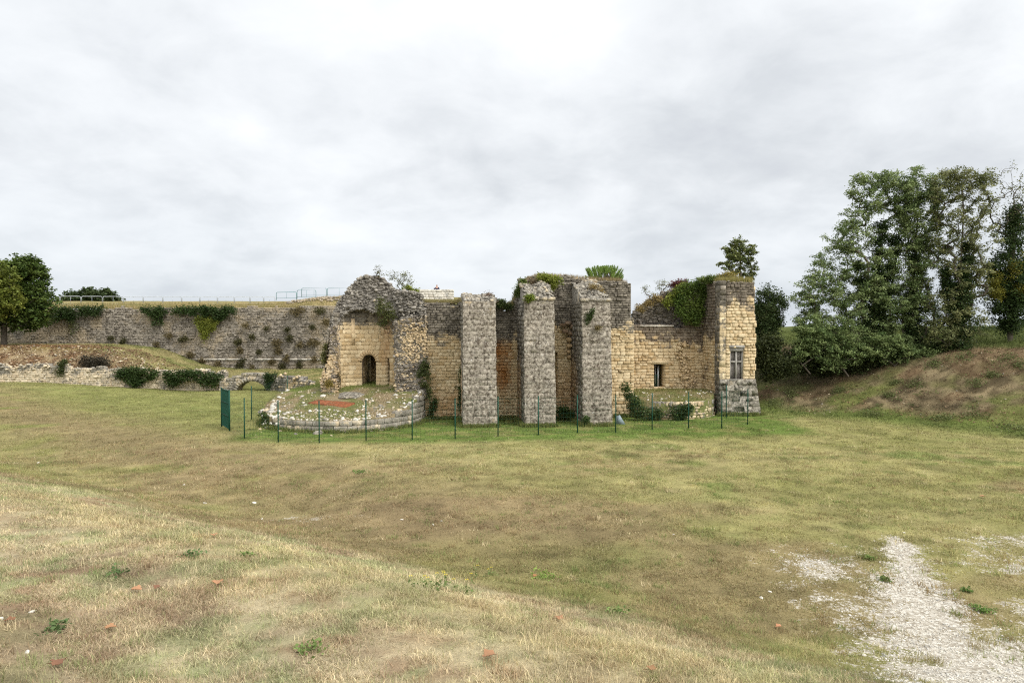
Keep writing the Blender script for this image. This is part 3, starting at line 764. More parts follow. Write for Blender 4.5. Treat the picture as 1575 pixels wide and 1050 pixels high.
def pierc(a, b):
    och = float(sst(614, 622, a+rng.normal(0, 5))*sst(484, 512, b+rng.normal(0, 9))*sst(572, 540, b+rng.normal(0, 10)))
    if b > 575 and rng.random() < .3: och = .8
    return (rng.random()*.8, 1.3-1.25*och, .05, 1)
mb = MB(); prism(mb, rp, pf_, pb_, (.25, .6, 0, 1))
scatter_prism(mb, rp, pf_, pb_, 1900, (.04, .11), pierc, edge=.25)
scatter_prism(mb, rp, pf_, pb_, 50, (.10, .17), pierc, edge=.25, big=True)
mb.build('broken_pier', M_rubble, ruin)['label'] = 'thick broken wall end with ochre and grey rubble'
lp = [(493, 588), (498, 570), (505, 553), (507, 525), (508, 505), (517, 500), (518, 560), (519, 602), (495, 604)]
lf_ = lambda a, b: P(a, b, 40.0); lb_ = lambda a, b: P(a, b, 40.0) + np.array([0, 2.3, 0])
mb = MB(); prism(mb, lp, lf_, lb_, (.3, .4, 0, 1))
scatter_prism(mb, lp, lf_, lb_, 800, (.04, .11), lambda a, b: (rng.random(), .85 if b < 545 else rng.uniform(.0, .6), .1, 1), edge=.45)
mb.build('broken_pier', M_rubble, ruin)['label'] = 'thin torn wall end with pale ochre stones'

# ------------------------------------------------------------------ round tower base (platform)
PC = np.array([X(533, 39.9), 39.75]); PR = 4.55
def plat_z(x, y):
    r = np.hypot(x-PC[0], y-PC[1]); fy = (y-(PC[1]-PR))/(2*PR)
    z = .62 + 1.35*sst(.0, .78, fy) + .25*sst(PC[0]+1, PC[0]+PR, x)*sst(.1, .5, fy) - .35*sst(PC[0]-1.5, PC[0]-PR, x)
    return z + .10*(fbm(np.asarray(x)*1.1, np.asarray(y)*1.1, 66)-.5)
base = thing('round_tower_base', 'low round stone tower base covered in grass and white rubble', 'ruin', (PC[0], PC[1], 0))
th = np.linspace(0, 2*math.pi, 97)[:-1]; rr = np.linspace(0, 1, 26)
V = [(PC[0], PC[1], float(plat_z(PC[0], PC[1])))]; cols = []
for r in rr[1:]:
    x = PC[0]+PR*.985*r*np.cos(th); y = PC[1]+PR*.985*r*np.sin(th); V += list(zip(x, y, plat_z(x, y)))
V = np.array(V); nth = len(th); q = []; tr = [(0, 1+i, 1+(i+1) % nth) for i in range(nth)]
for k in range(len(rr)-2):
    for i in range(nth): a = 1+k*nth+i; b = 1+k*nth+(i+1) % nth; q.append((a, a+nth, b+nth, b))
skirt = V[-nth:].copy(); skirt[:, 2] = -.3; n0 = len(V); V = np.concatenate([V, skirt])
for i in range(nth): a = n0-nth+i; b = n0-nth+(i+1) % nth; q.append((a, n0+i, n0+(i+1) % nth, b))
def platc(x, y):
    b2 = fbm(x*1.1, y*1.1, 8); c = lerp((.24, .19, .115), (.15, .155, .06), sst(.4, .6, b2))
    return lerp(c, (.12, .16, .035), .8*sst(PC[1]+.5, PC[1]+1.8, y))
cc = np.concatenate([platc(V[:, 0], V[:, 1]), np.full((len(V), 1), .0)], 1)
mb = MB(); mb.add(V, q, tr, cc); mb.build('earth_fill', M_ground, base, smooth=True)
pm = lambda s, w_, z: np.array([PC[0] + (PR+w_)*math.cos(s/PR), PC[1] + (PR+w_)*math.sin(s/PR), z])
s_lo, s_hi = PR*(math.pi*1.5-.78), PR*(math.pi*2+.35)
def mask_p(s, z):
    a = s/PR; x = PC[0]+PR*np.cos(a); y = PC[1]+PR*np.sin(a)
    return z < plat_z(x, y) - .02 + .06*(fbm(s*2, s*0, 3)-.5)
mb = MB(); masonry(mb, pm, s_lo, s_hi, -.25, 2.2, mask_p, lambda s, z: (.5, .68 + .2*(s > PR*1.80*math.pi) + .2*(rng.random()-.5), 0), rh=(.27, .34), bl=(.38, .75), thick=.35, prot=.02, gap=.011, cham=.025, cl=.4)
mb.build('retaining_ring', M_cream, base)['label'] = 'curved ring of squared grey blocks'
# loose stones on it: every stone a thing
proto_s = []
for k in range(10):
    vs, f = ICO_B[k % 6]; mb = MB(); sc_ = np.array([rng.uniform(.9, 1.4), rng.uniform(.7, 1), rng.uniform(.45, .7)])
    mb.add(vs*sc_, t=f, c=(rng.random()*.6, .15 if k < 7 else .6, 0, 1)); me_o = mb.build('loose_stone', M_white if k < 8 else M_rubble, org=(0, 0, 0))
    proto_s.append(me_o.data); bpy.data.objects.remove(me_o)
def put_stone(name, p, size, label, group, kind=None):
    me = proto_s[rng.integers(10) if kind is None else kind]
    o = bpy.data.objects.new(name, me); COL.objects.link(o); o.location = p; o.scale = (size,)*3
    o.rotation_euler = (rng.normal(0, .2), rng.normal(0, .2), rng.uniform(0, 6.28)); tag(o, label, 'stone', group); return o
def lk_grid():
    n = 0
    while n < 240:
        px_ = rng.uniform(405, 655); py_ = rng.uniform(598, 662)
        if 472 < px_ < 548 and 613 < py_ < 630: continue
        if 515 < px_ < 562 and 597 < py_ < 614: continue
        if 520 < px_ < 600 and py_ < 603: continue
        dens = .35 + .65*float(sst(618, 640, py_)) + .35*float(sst(590, 640, px_))*float(py_ < 625)
        if rng.random() > dens: continue
        d = ray(px_, py_); Ds = np.arange(34.5, 44.5, .04); xs = d[0]*Ds/d[1]; zs = CAMZ+d[2]*Ds/d[1]
        ins = (np.hypot(xs-PC[0], Ds-PC[1]) < PR*.96) & (zs < plat_z(xs, Ds))
        if not ins.any(): continue
        k = int(np.argmax(ins)); p = (xs[k], Ds[k], float(plat_z(xs[k], Ds[k]))+.01)
        if np.hypot(p[0]-AC[0], p[1]-AC[1]) < 1.6 and p[1] > 40.5: continue
        put_stone('loose_stone', p, float(rng.choice([.055, .085, .12, .17], p=[.35, .35, .2, .1]))*rng.uniform(.8, 1.2), 'pale limestone rubble lying loose on the round tower base', 'loose stones on the round tower base'); n += 1
lk_grid()
for i in range(34):
    a = rng.uniform(math.pi*.98, math.pi*1.30); r = PR*rng.uniform(.86, 1.04); x = PC[0]+r*math.cos(a); y = PC[1]+r*math.sin(a)
    put_stone('loose_stone', (x, y, float(plat_z(x, y))*rng.uniform(.25, 1.0) if r > PR*.97 else float(plat_z(x, y))), rng.uniform(.10, .24), 'rough stone in the collapsed left edge of the round tower base', 'stones of the collapsed left edge', None)
def on_plat(px_, py_):
    d = ray(px_, py_); Ds = np.arange(34.5, 44.5, .02); xs = d[0]*Ds/d[1]; zs = CAMZ+d[2]*Ds/d[1]
    k = int(np.argmax(zs < plat_z(xs, Ds))); return np.array([xs[k], Ds[k], float(plat_z(xs[k], Ds[k]))])
# rust red cover sheet
mb = MB(); q4 = [on_plat(*p) for p in ((474, 621), (492, 616), (546, 621), (531, 627))]; n = 8
V = []
for j in range(n+1):
    for i in range(n+1):
        a, b = i/n, j/n; p = q4[0]*(1-a)*(1-b) + q4[3]*a*(1-b) + q4[2]*a*b + q4[1]*(1-a)*b
        p = p.copy(); p[2] = max(p[2], float(plat_z(p[0], p[1]))) + .06 + .015*math.sin(5*a+3*b); V.append(p)
q = [(j*(n+1)+i, j*(n+1)+i+1, (j+1)*(n+1)+i+1, (j+1)*(n+1)+i) for j in range(n) for i in range(n)]
low = [v - np.array([0, 0, .16]) for v in V]; m = len(V); edge = [j for j in range(n+1)] + [j*(n+1)+n for j in range(1, n+1)] + [n*(n+1)+i for i in range(n-1, -1, -1)] + [j*(n+1) for j in range(n-1, 0, -1)]
q += [(edge[i], edge[i]+m, edge[(i+1) % len(edge)]+m, edge[(i+1) % len(edge)]) for i in range(len(edge))]
mb.add(V+low, q); tag(mb.build('cover_sheet', M_red, org=q4[0]), 'flat rust red rectangular sheet lying on the round tower base', 'cover')
# grey oval slab
c0 = on_plat(539, 608); mb = MB(); V = []; nr, na = 7, 30
for k in range(nr+1):
    r = k/nr
    for i in range(na):
        a = 2*math.pi*i/na; wob = 1+.10*math.sin(3*a+1)+.06*math.sin(5*a)
        V.append((c0[0]+.80*r*wob*math.cos(a), c0[1]+.62*r*wob*math.sin(a), c0[2] + .16*(1-r**3) + .05*rng.random() - .12*(r == 1)))
mb.add(V, [(k*na+i, k*na+(i+1) % na, (k+1)*na+(i+1) % na, (k+1)*na+i) for k in range(nr) for i in range(na)], c=(.3, .85, 0, 1))
tag(mb.build('stone_slab', M_grey, org=c0), 'rough grey oval stone slab in front of the round-headed doorway', 'slab')
# tumbled blocks at the platform foot
for i, (px_, py_, s_) in enumerate([(490, 667, .28), (503, 665, .2), (514, 663, .2), (470, 664, .16), (412, 659, .25), (430, 663, .15), (455, 668, .12), (510, 670, .12), (400, 660, .1)]):
    p = hit(px_, py_, 30); put_stone('tumbled_stone', p, s_, 'rough stone tumbled on the grass at the foot of the round base', 'tumbled stones at the foot of the round base', 9 if i % 2 else 8)

# ------------------------------------------------------------------ right platform below the door
QC = np.array([X(1022, 43.6), 43.7]); QX, QY = 3.05, 3.5
def q_z(x, y):
    f = (y-(QC[1]-QY))/QY
    return .95 + .5*sst(0, .8, f) + .1*(fbm(np.asarray(x)*1.4, np.asarray(y)*1.4, 6)-.5)
pt = thing('stone_terrace', 'half-round grassy stone terrace below the rectangular doorway', 'terrace', (QC[0], QC[1], 0))
th = np.linspace(math.pi, 2*math.pi, 60); V = []; nr = 14
for k in range(nr+1):
    r = k/nr; x = QC[0]+QX*r*np.cos(th); y = QC[1]+.0 + QY*r*np.sin(th); V += list(zip(x, y, q_z(x, y)))
for a in th: x = QC[0]+QX*math.cos(a)*1.0; V.append((x, QC[1]+QY*math.sin(a), -.3))
# reach back to the wall
V = np.array(V); n = len(th); q = [(k*n+i, k*n+i+1, (k+1)*n+i+1, (k+1)*n+i) for k in range(nr+1) for i in range(n-1)]
b2 = fbm(V[:, 0]*1.2, V[:, 1]*1.2, 15); cc = np.concatenate([lerp((.23, .185, .105), (.14, .15, .055), sst(.35, .6, b2)), np.zeros((len(V), 1))], 1)
mb = MB(); mb.add(V, q, c=cc)
x0, x1 = QC[0]-QX, QC[0]+QX; ys = np.linspace(QC[1]-.01, 45.0, 6); xs = np.linspace(x0, x1+.2, 20)
V2 = np.array([(x, y, float(q_z(x, y))) for y in ys for x in xs]); nn2 = 20
mb.add(V2, [(j*nn2+i, j*nn2+i+1, (j+1)*nn2+i+1, (j+1)*nn2+i) for j in range(5) for i in range(nn2-1)], c=(.15, .16, .05, 0))
mb.build('earth_fill', M_ground, pt, smooth=True)
qm = lambda s, w_, z: np.array([QC[0] + (QX+w_)*math.cos(s), QC[1] + (QY+w_)*math.sin(s), z])
qs = lambda u, w_, z: qm(u/3.3, w_, z)
mb = MB(); masonry(mb, qs, 3.3*math.pi, 3.3*2*math.pi, -.25, 1.05, lambda s, z: z < .92 - .25*sst(3.3*1.4*math.pi, 3.3*1.2*math.pi, s), lambda s, z: (.35, .35+.3*rng.random(), 0), rh=(.14, .22), bl=(.2, .5), thick=.3, prot=.035, jit=.02, cl=.3)
mb.build('retaining_ring', M_rubble, pt)
for i in range(46):
    a = rng.uniform(math.pi*1.05, math.pi*1.95); r = rng.uniform(.45, .95); x = QC[0]+QX*r*math.cos(a); y = QC[1]+QY*r*math.sin(a)
    put_stone('loose_stone', (x, y, float(q_z(x, y))), rng.uniform(.05, .11), 'pale loose stone on the grassy terrace below the doorway', 'loose stones on the door terrace')

# ------------------------------------------------------------------ curtain wall
CD = 72.0
cw = thing('curtain_wall', 'long high grey-brown castle curtain wall with plants in its joints', 'wall', (-30, CD, 1))
ct = lambda u: np.interp(u, [-62, -50, -40, -30, -20, -5], [7.45, 7.5, 7.55, 7.6, 7.8, 7.85])
cm = lambda u, w_, z: np.array([u, CD + .03*z - w_, z])
zsc = Z(553.5, CD)
mb = MB()
masonry(mb, cm, -62, -6, .3, 8.0, lambda u, z: z < ct(u)+rag(u*.5, 7, .22), lambda u, z: (.45, .62 + 1.1*(fbm(np.array(u*.22), np.array(z*.3), 2)-.5), 0.0), rh=(.12, .21), bl=(.18, .52), thick=.6, prot=.05, jit=.028, gap=.016, miss=.045)
mb.build('stone_face', M_curtain, cw)
mb = MB(); u = -36.
while u < -15:
    l_ = rng.uniform(.6, 1.3)
    if rng.random() < .8: mb.hexa([cm(uu, ww, zz) for zz in (zsc, zsc+.13) for uu, ww in ((u, .15), (u+l_-.02, .15), (u+l_-.02, -.1), (u, -.1))], (rng.random(), .1, 0, 1))
    u += l_
mb.build('string_course', M_white, cw)

# low retaining wall of the terrace
lw = thing('retaining_wall', 'low pale tumbledown wall under the left grass terrace', 'wall', (-40, 60, 0))
lt = lambda u: np.interp(u, [-60, -45, -39, -34, -30, -26, -25], [2.05, 2.05, 2.05, 1.75, 1.55, 1.5, 1.5])
lm = lambda u, w_, z: np.array([u, 60.0 - w_ + .25*math.sin(u*.4), z])
mb = MB(); masonry(mb, lm, -60, -25.3, -.4, 2.3, lambda u, z: z < lt(u) + rag(u, 31, .40), lambda u, z: (.2, float(.30+.35*sst(1.0, 2.0, z) + .3*(fbm(np.array(u*.5), np.array(z), 9)-.5)), 0), rh=(.14, .22), bl=(.18, .5), thick=.7, prot=.05, jit=.025, miss=.05)
for i in range(420):
    u = rng.uniform(-58, -25.4); stone(mb, np.array([u, 60.2+rng.uniform(-.2, .5), lt(u)+float(rag(u, 31, .40))+rng.uniform(-.25, .1)]), rng.uniform(.08, .2), (rng.random(), rng.uniform(.2, .8), 0, 1))
mb.build('stone_face', M_cream, lw)

# little arched bridge
br = thing('stone_bridge', 'small grey stone arch bridge stub behind the fenced area', 'bridge', (X(387, 59.5), 60, 0))
bD = 59.6; bx0, bx1 = X(336, bD), X(431, bD); acx = X(386, bD); aR = X(408, bD)-acx; asp = Z(604, bD)
oR = 1.0
mb = MB()
bt_ = lambda u: np.interp(u, [bx0, X(350, bD), X(362, bD), X(388, bD), X(412, bD), X(422, bD), bx1], [Z(588, bD), Z(583, bD), Z(577, bD), Z(574, bD), Z(577, bD), Z(583, bD), Z(596, bD)])
arch = lambda u: asp + 1.05*np.sqrt(np.maximum(1-((u-acx)/(aR+.12))**2, 0))
bm_ = lambda u, w_, z: np.array([u, bD - w_, z])
masonry(mb, bm_, bx0, bx1, -.3, 1.8, lambda u, z: (z < bt_(u)) & ((np.abs(u-acx) > aR+.12) | (z > arch(u))), lambda u, z: (.3, .72, 0), rh=(.18, .26), bl=(.25, .5), thick=1.3, prot=.02)
mb.build('spandrel', M_grey, br)
mb = MB(); n = 17
for i in range(n):
    a0, a1 = math.pi*i/n+.01, math.pi*(i+1)/n-.01
    q = [(acx-(aR+.10+d_)*math.cos(a), asp+(1.03+d_)*math.sin(a)) for a, d_ in ((a0, 0), (a1, 0), (a1, .36), (a0, .36))]
    mb.hexa([np.array([a, y, z]) for y in (bD+1.4, bD-.06) for a, z in q], (rng.random(), .75, 0, 1))
mb.build('arch_ring', M_grey, br)

# rubble wall right of the bridge
rw = MB(); pts = [(-20.3, 59.2), (-18.6, 58.2), (-17.2, 57.2), (-16.2, 55.2), (-14.6, 53.0), (-13.2, 51.0), (-12.2, 49.2)]
tops = [1.35, 1.1, .95, .8, .75, 1.05, 1.25]
pa = np.array(pts); cum = np.concatenate([[0], np.cumsum(np.linalg.norm(np.diff(pa, axis=0), axis=1))])
def rwm(s, w_, z):
    x = np.interp(s, cum, pa[:, 0]); y = np.interp(s, cum, pa[:, 1]); return np.array([x - w_*.75, y - w_*.65, z])
rt = lambda s: np.interp(s, cum, tops) + rag(s, 41, .28)
masonry(rw, rwm, 0, cum[-1], -.3, 1.9, lambda s, z: z < rt(s), lambda s, z: (.3, .65+.3*(rng.random()-.5), 0), rh=(.16, .26), bl=(.2, .5), thick=.8, prot=.05, jit=.025)
for i in range(160):
    s = rng.uniform(0, cum[-1]); stone(rw, rwm(s, rng.uniform(-.6, .1), float(rt(s))+rng.uniform(-.15, .08)), rng.uniform(.08, .22), (rng.random(), rng.uniform(.2, .9), 0, 1))
tag(rw.build('rubble_wall', M_rubble, org=(-17, 56, 0)), 'low crumbling grey rubble wall between the bridge and the broken vault', 'wall')

# parapet with the visitor, rubble heap on the rampart
pw = MB(); PD = 75.0; px0, px1 = X(636, PD), X(697, PD); pz0, pz1 = 7.9, Z(446.5, PD)
masonry(pw, lambda u, w_, z: np.array([u, PD-w_, z]), px0, px1, pz0-.4, pz1+.1, lambda u, z: z < pz1 + rag(u, 51, .10), lambda u, z: (.1, float(.25+.3*sst(pz1-.3, pz1, z)), 0), rh=(.2, .3), bl=(.3, .6), thick=1.0)
tag(pw.build('parapet', M_white, org=(px0, PD, pz0)), 'pale stone parapet block on the rampart above the ruin', 'wall')
rh_ = MB()
for i in range(260):
    px_ = rng.uniform(440, 530); D = rng.uniform(75.5, 77.5); x = X(px_, D); stone(rh_, np.array([x, D, float(ramp_z(x, D))+.05+.10*rng.random()]), rng.uniform(.08, .22), (rng.random(), rng.uniform(.1, .7), 0, 1))
tag(rh_.build('rubble_bank', M_curtain, org=(-21, 76, 8)), 'strip of pale rubble on the rampart below the teal railings', 'rubble')

# ------------------------------------------------------------------ fence, gate
def G(px, py, dmin=20): return hit(px, py, dmin)
fposts = [G(376, 674)] + [G(*p) for p in FENCE_PX[1:]]
corner = fposts[-1]
extra = [G(1117, 643, 30), G(1093, 634, 30)]
back = [G(442, 619, 34), G(387, 645, 34)]
fence = thing('wire_fence', 'dark green wire mesh fence on thin posts around the ruin', 'fence', tuple(fposts[0]))
def post(p, h=1.95, r=.030):
    mb = MB(); p = np.asarray(p); mb.tube([p-[0, 0, .2], p+[0, 0, h]], r, 8); mb.tube([p+[0, 0, h], p+[0, 0, h+.03]], r*1.25, 8); mb.build('fence_post', M_green, fence)
def mesh_panel(a, b, h=1.85):
    a = np.asarray(a); b = np.asarray(b); n = max(3, int(np.linalg.norm(b-a)/.20)); mb = MB()
    for i in range(1, n):
        p = a+(b-a)*i/n; mb.tube([p+[0, 0, .06], p+[0, 0, h]],   .0028, 3, caps=False)
    for k in range(10):
        z = .06+(h-.06)*k/9; mb.tube([a+[0, 0, z], b+[0, 0, z]], .0034 if k in (0, 9, 5) else .0026, 3, caps=False)
    mb.build('mesh_panel', M_green, fence)
line = [back[0], back[1]]
gate_a = G(341, 656, 30); gate_b = G(353, 663, 30)
for p in fposts+extra+back: post(p)
for a, b in zip(fposts[:-1], fposts[1:]): mesh_panel(a, b)
mesh_panel(fposts[-1], extra[0]); mesh_panel(extra[0], extra[1]); mesh_panel(back[0], back[1]); mesh_panel(gate_b, fposts[0], 1.8)
gate = thing('metal_gate', 'tall dark green mesh gate standing open edge-on at the left end of the fence', 'gate', tuple(gate_a))
mb = MB(); h = 2.15
for p in (gate_a, gate_b): mb.tube([p-[0, 0, .1], p+[0, 0, h]], .045, 8)
for z in (.12, .75, 1.42, h-.06): mb.tube([gate_a+[0, 0, z], gate_b+[0, 0, z]], .025, 6)
mb.build('gate_frame', M_green, gate)
mb = MB(); n = 46
for i in range(n): p = gate_a+(gate_b-gate_a)*(i+.5)/n; mb.tube([p+[0, 0, .12], p+[0, 0, h-.06]], .0065, 4, caps=False)
mb.build('gate_bars', M_green, gate)
# small grey folded panel
mb = MB(); p = G(953, 652, 30)
mb.hexa([p+np.array(v) for v in ((-.13, .0, 0), (.30, -.10, 0), (.32, -.02, 0), (-.1, .08, 0), (-.13, .10, .46), (.02, .06, .5), (.03, .10, .5), (-.1, .14, .46))])
mb.hexa([p+np.array(v) for v in ((-.2, .42, 0), (-.13, .0, 0), (-.1, .02, 0), (-.17, .44, 0), (-.15, .20, .46), (-.13, .10, .46), (-.1, .12, .46), (-.12, .22, .46))])
tag(mb.build('ground_sign', M_panel, org=p), 'small blue grey wedge-shaped panel on the grass beside the third buttress', 'sign')

# ------------------------------------------------------------------ railings on the rampart
def barrier(a, b, mat, label, group, h=1.1):
    a = np.asarray(a, float); b = np.asarray(b, float); d = b-a; r = .17; c = lambda f, z: a+d*f+np.array([0, 0, z])
    root = thing('crowd_barrier', label, 'barrier', tuple(a), group); Lh = np.linalg.norm(d); pts = [c(0, 0), c(0, h-r)]
    for k in range(1, 5): t_ = k/5*math.pi/2; pts.append(c((r-r*math.cos(t_))/Lh, h-r+r*math.sin(t_)))
    for k in range(0, 5): t_ = k/5*math.pi/2; pts.append(c(1-(r-r*math.sin(t_))/Lh, h-r+r*math.cos(t_)))
    pts += [c(1, h-r), c(1, 0)]
    mb = MB(); mb.tube(pts, .030, 6); mb.build('frame', mat, root)
    mb = MB(); mb.tube([c(0, .22), c(1, .22)], .018, 5); mb.build('rail', mat, root)
    mb = MB(); mb.tube([c(.5, .22), c(.5, h)], .014, 5); mb.build('upright', mat, root)
bx = [62, 93, 125.5, 158.5, 190.5, 221, 251, 280, 308, 335, 361, 385, 406, 424]
wordn = ['first', 'second', 'third', 'fourth', 'fifth', 'sixth', 'seventh', 'eighth', 'ninth', 'tenth', 'eleventh', 'twelfth', 'thirteenth']
def bpos(px_):
    f = (px_-93)/(424-93); D = 76.5 + 16*f; x = X(px_, D); return np.array([x, D, Z(467.2-1.2*f, D)-.25])
for i in range(len(bx)-1):
    barrier(bpos(bx[i]+.6), bpos(bx[i+1]-.6), M_galv, f'grey tubular crowd barrier on the rampart, {wordn[i]} from the left tree', 'grey crowd barriers along the rampart')
tl = [((425, 461.5), (456, 461), .9, 78.5), ((457, 459.5), (486, 459.5), 1.0, 79.0), ((464, 457), (502, 457), 1.05, 79.5), ((503.5, 457), (540, 457), 1.05, 79.6)]
for i, (a, b, h_, D) in enumerate(tl):
    barrier(P(a[0], a[1], D), P(b[0], b[1], D), M_teal, f'teal tubular railing on the rampart mound, {wordn[i]} from the grey barriers', 'teal railings beside the broken vault', h_)

# ------------------------------------------------------------------ visitor on the rampart
def person(loc, label):
    root = thing('person', label, 'person', loc)
    def skin(name, joints, edges, mat, parent):
        me = bpy.data.meshes.new(name); me.from_pydata([j[0] for j in joints], edges, []); me.update()
        o = bpy.data.objects.new(name, me); COL.objects.link(o); o.parent = parent
        sm_ = o.modifiers.new('skin', 'SKIN'); me.skin_vertices.new() if not me.skin_vertices else None
        for v_, j in zip(me.skin_vertices[0].data, joints): v_.radius = (j[1], j[2] if len(j) > 2 else j[1])
        me.skin_vertices[0].data[0].use_root = True
        ss = o.modifiers.new('sub', 'SUBSURF'); ss.levels = 1; ss.render_levels = 1
        me.materials.append(mat); return o
    skin_m = plain('skin', (.45, .26, .18), .6); navy = plain('navy_jacket', (.012, .018, .06), .85); jean = plain('dark_jeans', (.03, .035, .05), .9); hair = plain('brown_hair', (.05, .03, .018), .8)
    J = [((0, 0, .95), .13, .10), ((0, 0, 1.2), .13, .10), ((0, 0, 1.40), .15, .10), ((0, -.01, 1.5), .06), ((0, -.02, 1.60), .085, .095), ((0, -.02, 1.70), .08, .09),
         ((-.19, 0, 1.40), .055), ((-.27, .02, 1.15), .045), ((-.30, -.18, 1.28), .035), ((-.30, -.26, 1.36), .03),
         ((.19, 0, 1.40), .055), ((.26, .03, 1.14), .045), ((.20, -.18, 1.02), .035), ((.16, -.26, 1.02), .03),
         ((-.09, 0, .88), .095), ((-.10, -.02, .48), .065), ((-.10, .02, .07), .045), ((-.10, -.12, .04), .04),
         ((.09, 0, .88), .095), ((.10, -.02, .48), .065), ((.10, .02, .07), .045), ((.10, -.12, .04), .04)]
    E = [(0, 1), (1, 2), (2, 3), (3, 4), (4, 5), (2, 6), (6, 7), (7, 8), (8, 9), (2, 10), (10, 11), (11, 12), (12, 13), (0, 14), (14, 15), (15, 16), (16, 17), (0, 18), (18, 19), (19, 20), (20, 21)]
    skin('body', J, E, skin_m, root)
    up = lambda j, k: (j[0], j[1]*k+.012, (j[2] if len(j) > 2 else j[1])*k+.012)
    skin('jacket', [up(J[i], 1.12) for i in (0, 1, 2, 6, 7, 8, 10, 11, 12)], [(0, 1), (1, 2), (2, 3), (3, 4), (4, 5), (2, 6), (6, 7), (7, 8)], navy, root)
    skin('trousers', [up(J[i], 1.08) for i in (0, 14, 15, 16, 18, 19, 20)], [(0, 1), (1, 2), (2, 3), (0, 4), (4, 5), (5, 6)], jean, root)
    skin('hair', [((0, .015, 1.66), .088, .09), ((0, 0, 1.73), .075, .085)], [(0, 1)], hair, root)
pp = P(672, 440.0, 76.3); zg = float(ramp_z(pp[0], 76.3))
person((pp[0], 76.3, zg), 'visitor in a dark blue jacket standing behind the pale parapet')

# ------------------------------------------------------------------ foliage
def leafcloud(mb, C, spread, per, size, c1, c2, flat=.6, up=.35, vary=.35, tone=None):
    C = np.asarray(C, float); n = len(C); m = n*per
    ctr = np.repeat(C, per, 0); sp = np.repeat(np.broadcast_to(np.asarray(spread, float), (n,))[:, None], per, 0)
    ctr = ctr + rng.normal(0, 1, (m, 3))*sp*np.array([1, 1, flat])
    d = rng.normal(0, 1, (m, 3)); d[:, 2] *= .6; d /= np.linalg.norm(d, axis=1)[:, None]
    nrm = rng.normal(0, 1, (m, 3)); nrm[:, 2] += up*3; s_ = np.cross(d, nrm); s_ /= np.linalg.norm(s_, axis=1)[:, None]+1e-9
    sz = size*rng.uniform(.6, 1.35, (m, 1))
    V = np.stack([ctr-d*sz*.5, ctr+s_*sz*.32, ctr+d*sz*.55, ctr-s_*sz*.32], 1).reshape(-1, 3)
    k = np.arange(m)*4; Q = np.stack([k, k+1, k+2, k+3], 1)
    t_ = np.repeat(rng.random(n) if tone is None else tone, per)*.65 + rng.random(m)*.35
    col = lerp(c1, c2, t_)*(1+vary*(rng.random((m, 1))-.5)*2)
    mb.add(V, Q, c=np.repeat(np.concatenate([col, np.ones((m, 1))], 1), 4, 0))
def blob_pts(blobs, D, n, shell=.55, dscale=.8):
    """random points inside ellipsoids given by their outline at distance D"""
    wts = np.array([b[2]*b[3] for b in blobs], float)**.8; wts /= wts.sum(); out_ = []
    pick = rng.choice(len(blobs), n, p=wts)
    for k in pick:
        b = blobs[k]; Db = D + (b[4] if len(b) > 4 else 0); c = P(b[0], b[1], Db); rx = b[2]*Db/F; rz = b[3]*Db/F
        v_ = rng.normal(size=3); v_ /= np.linalg.norm(v_); r = shell + (1-shell)*rng.random() if rng.random() < .75 else rng.random()**.6
        out_.append(c + v_*r*np.array([rx, (rx+rz)*.5*dscale, rz]))
    return np.array(out_)
def skeleton(mb, base, targets, r0, trunks=None, bark=(.10, .085, .065), tip=.009, curve=.07, maxr=None):
    """branches grown from the trunk to every target, thickness from what they carry"""
    nodes = [np.array(base, float)]; par = [-1]
    for tr in (trunks or []):
        prev = 0
        for q in tr: nodes.append(np.array(q, float)); par.append(prev); prev = len(nodes)-1
    nT = len(nodes)
    order = np.argsort(np.linalg.norm(targets - base, axis=1))
    ends = []
    for ti in order:
        t_ = targets[ti]; A_ = np.array(nodes); dv = t_ - A_; dist = np.linalg.norm(dv, axis=1)
        pen = dist + 1.2*np.maximum(0, A_[:, 2]-t_[2]+.15*dist) + 50*(dist < 1e-3); pen[0] += 1.5
        j = int(np.argmin(pen)); a = nodes[j]; Ld = dist[j]; ns = 2 if Ld < 1.5 else 4; prev = j
        for k in range(1, ns+1):
            f = k/ns; q = a + (t_-a)*f; q = q + rng.normal(0, curve*Ld/ns, 3)*(k < ns); q[2] += .10*Ld*math.sin(f*math.pi)*(k < ns)
            nodes.append(q); par.append(prev); prev = len(nodes)-1
        ends.append(prev)
    N_ = len(nodes); load = np.zeros(N_)
    for e in ends: load[e] += 1
    for i in range(N_-1, 0, -1): load[par[i]] += load[i]
    rad = tip*np.maximum(load, 1)**.5; rad *= min(1, r0/rad[0]) if rad[0] > r0 else 1
    if rad[0] < r0: rad = np.where(np.arange(N_) < nT, np.maximum(rad, r0*np.sqrt(np.maximum(load, .3)/load[0])*np.where(load < 8, .4, 1)), rad)
    for i in range(1, N_):
        a, b_ = nodes[par[i]], nodes[i]; ra = min(rad[par[i]], rad[i]*1.4); n = 7 if rad[i] > .06 else (4 if rad[i] > .02 else 3)
        cc_ = np.array(bark)*rng.uniform(.8, 1.2); mb.tube([a, b_], [ra, rad[i]], n, (*cc_, 1), caps=False)
    return np.array(nodes), np.array(rad)
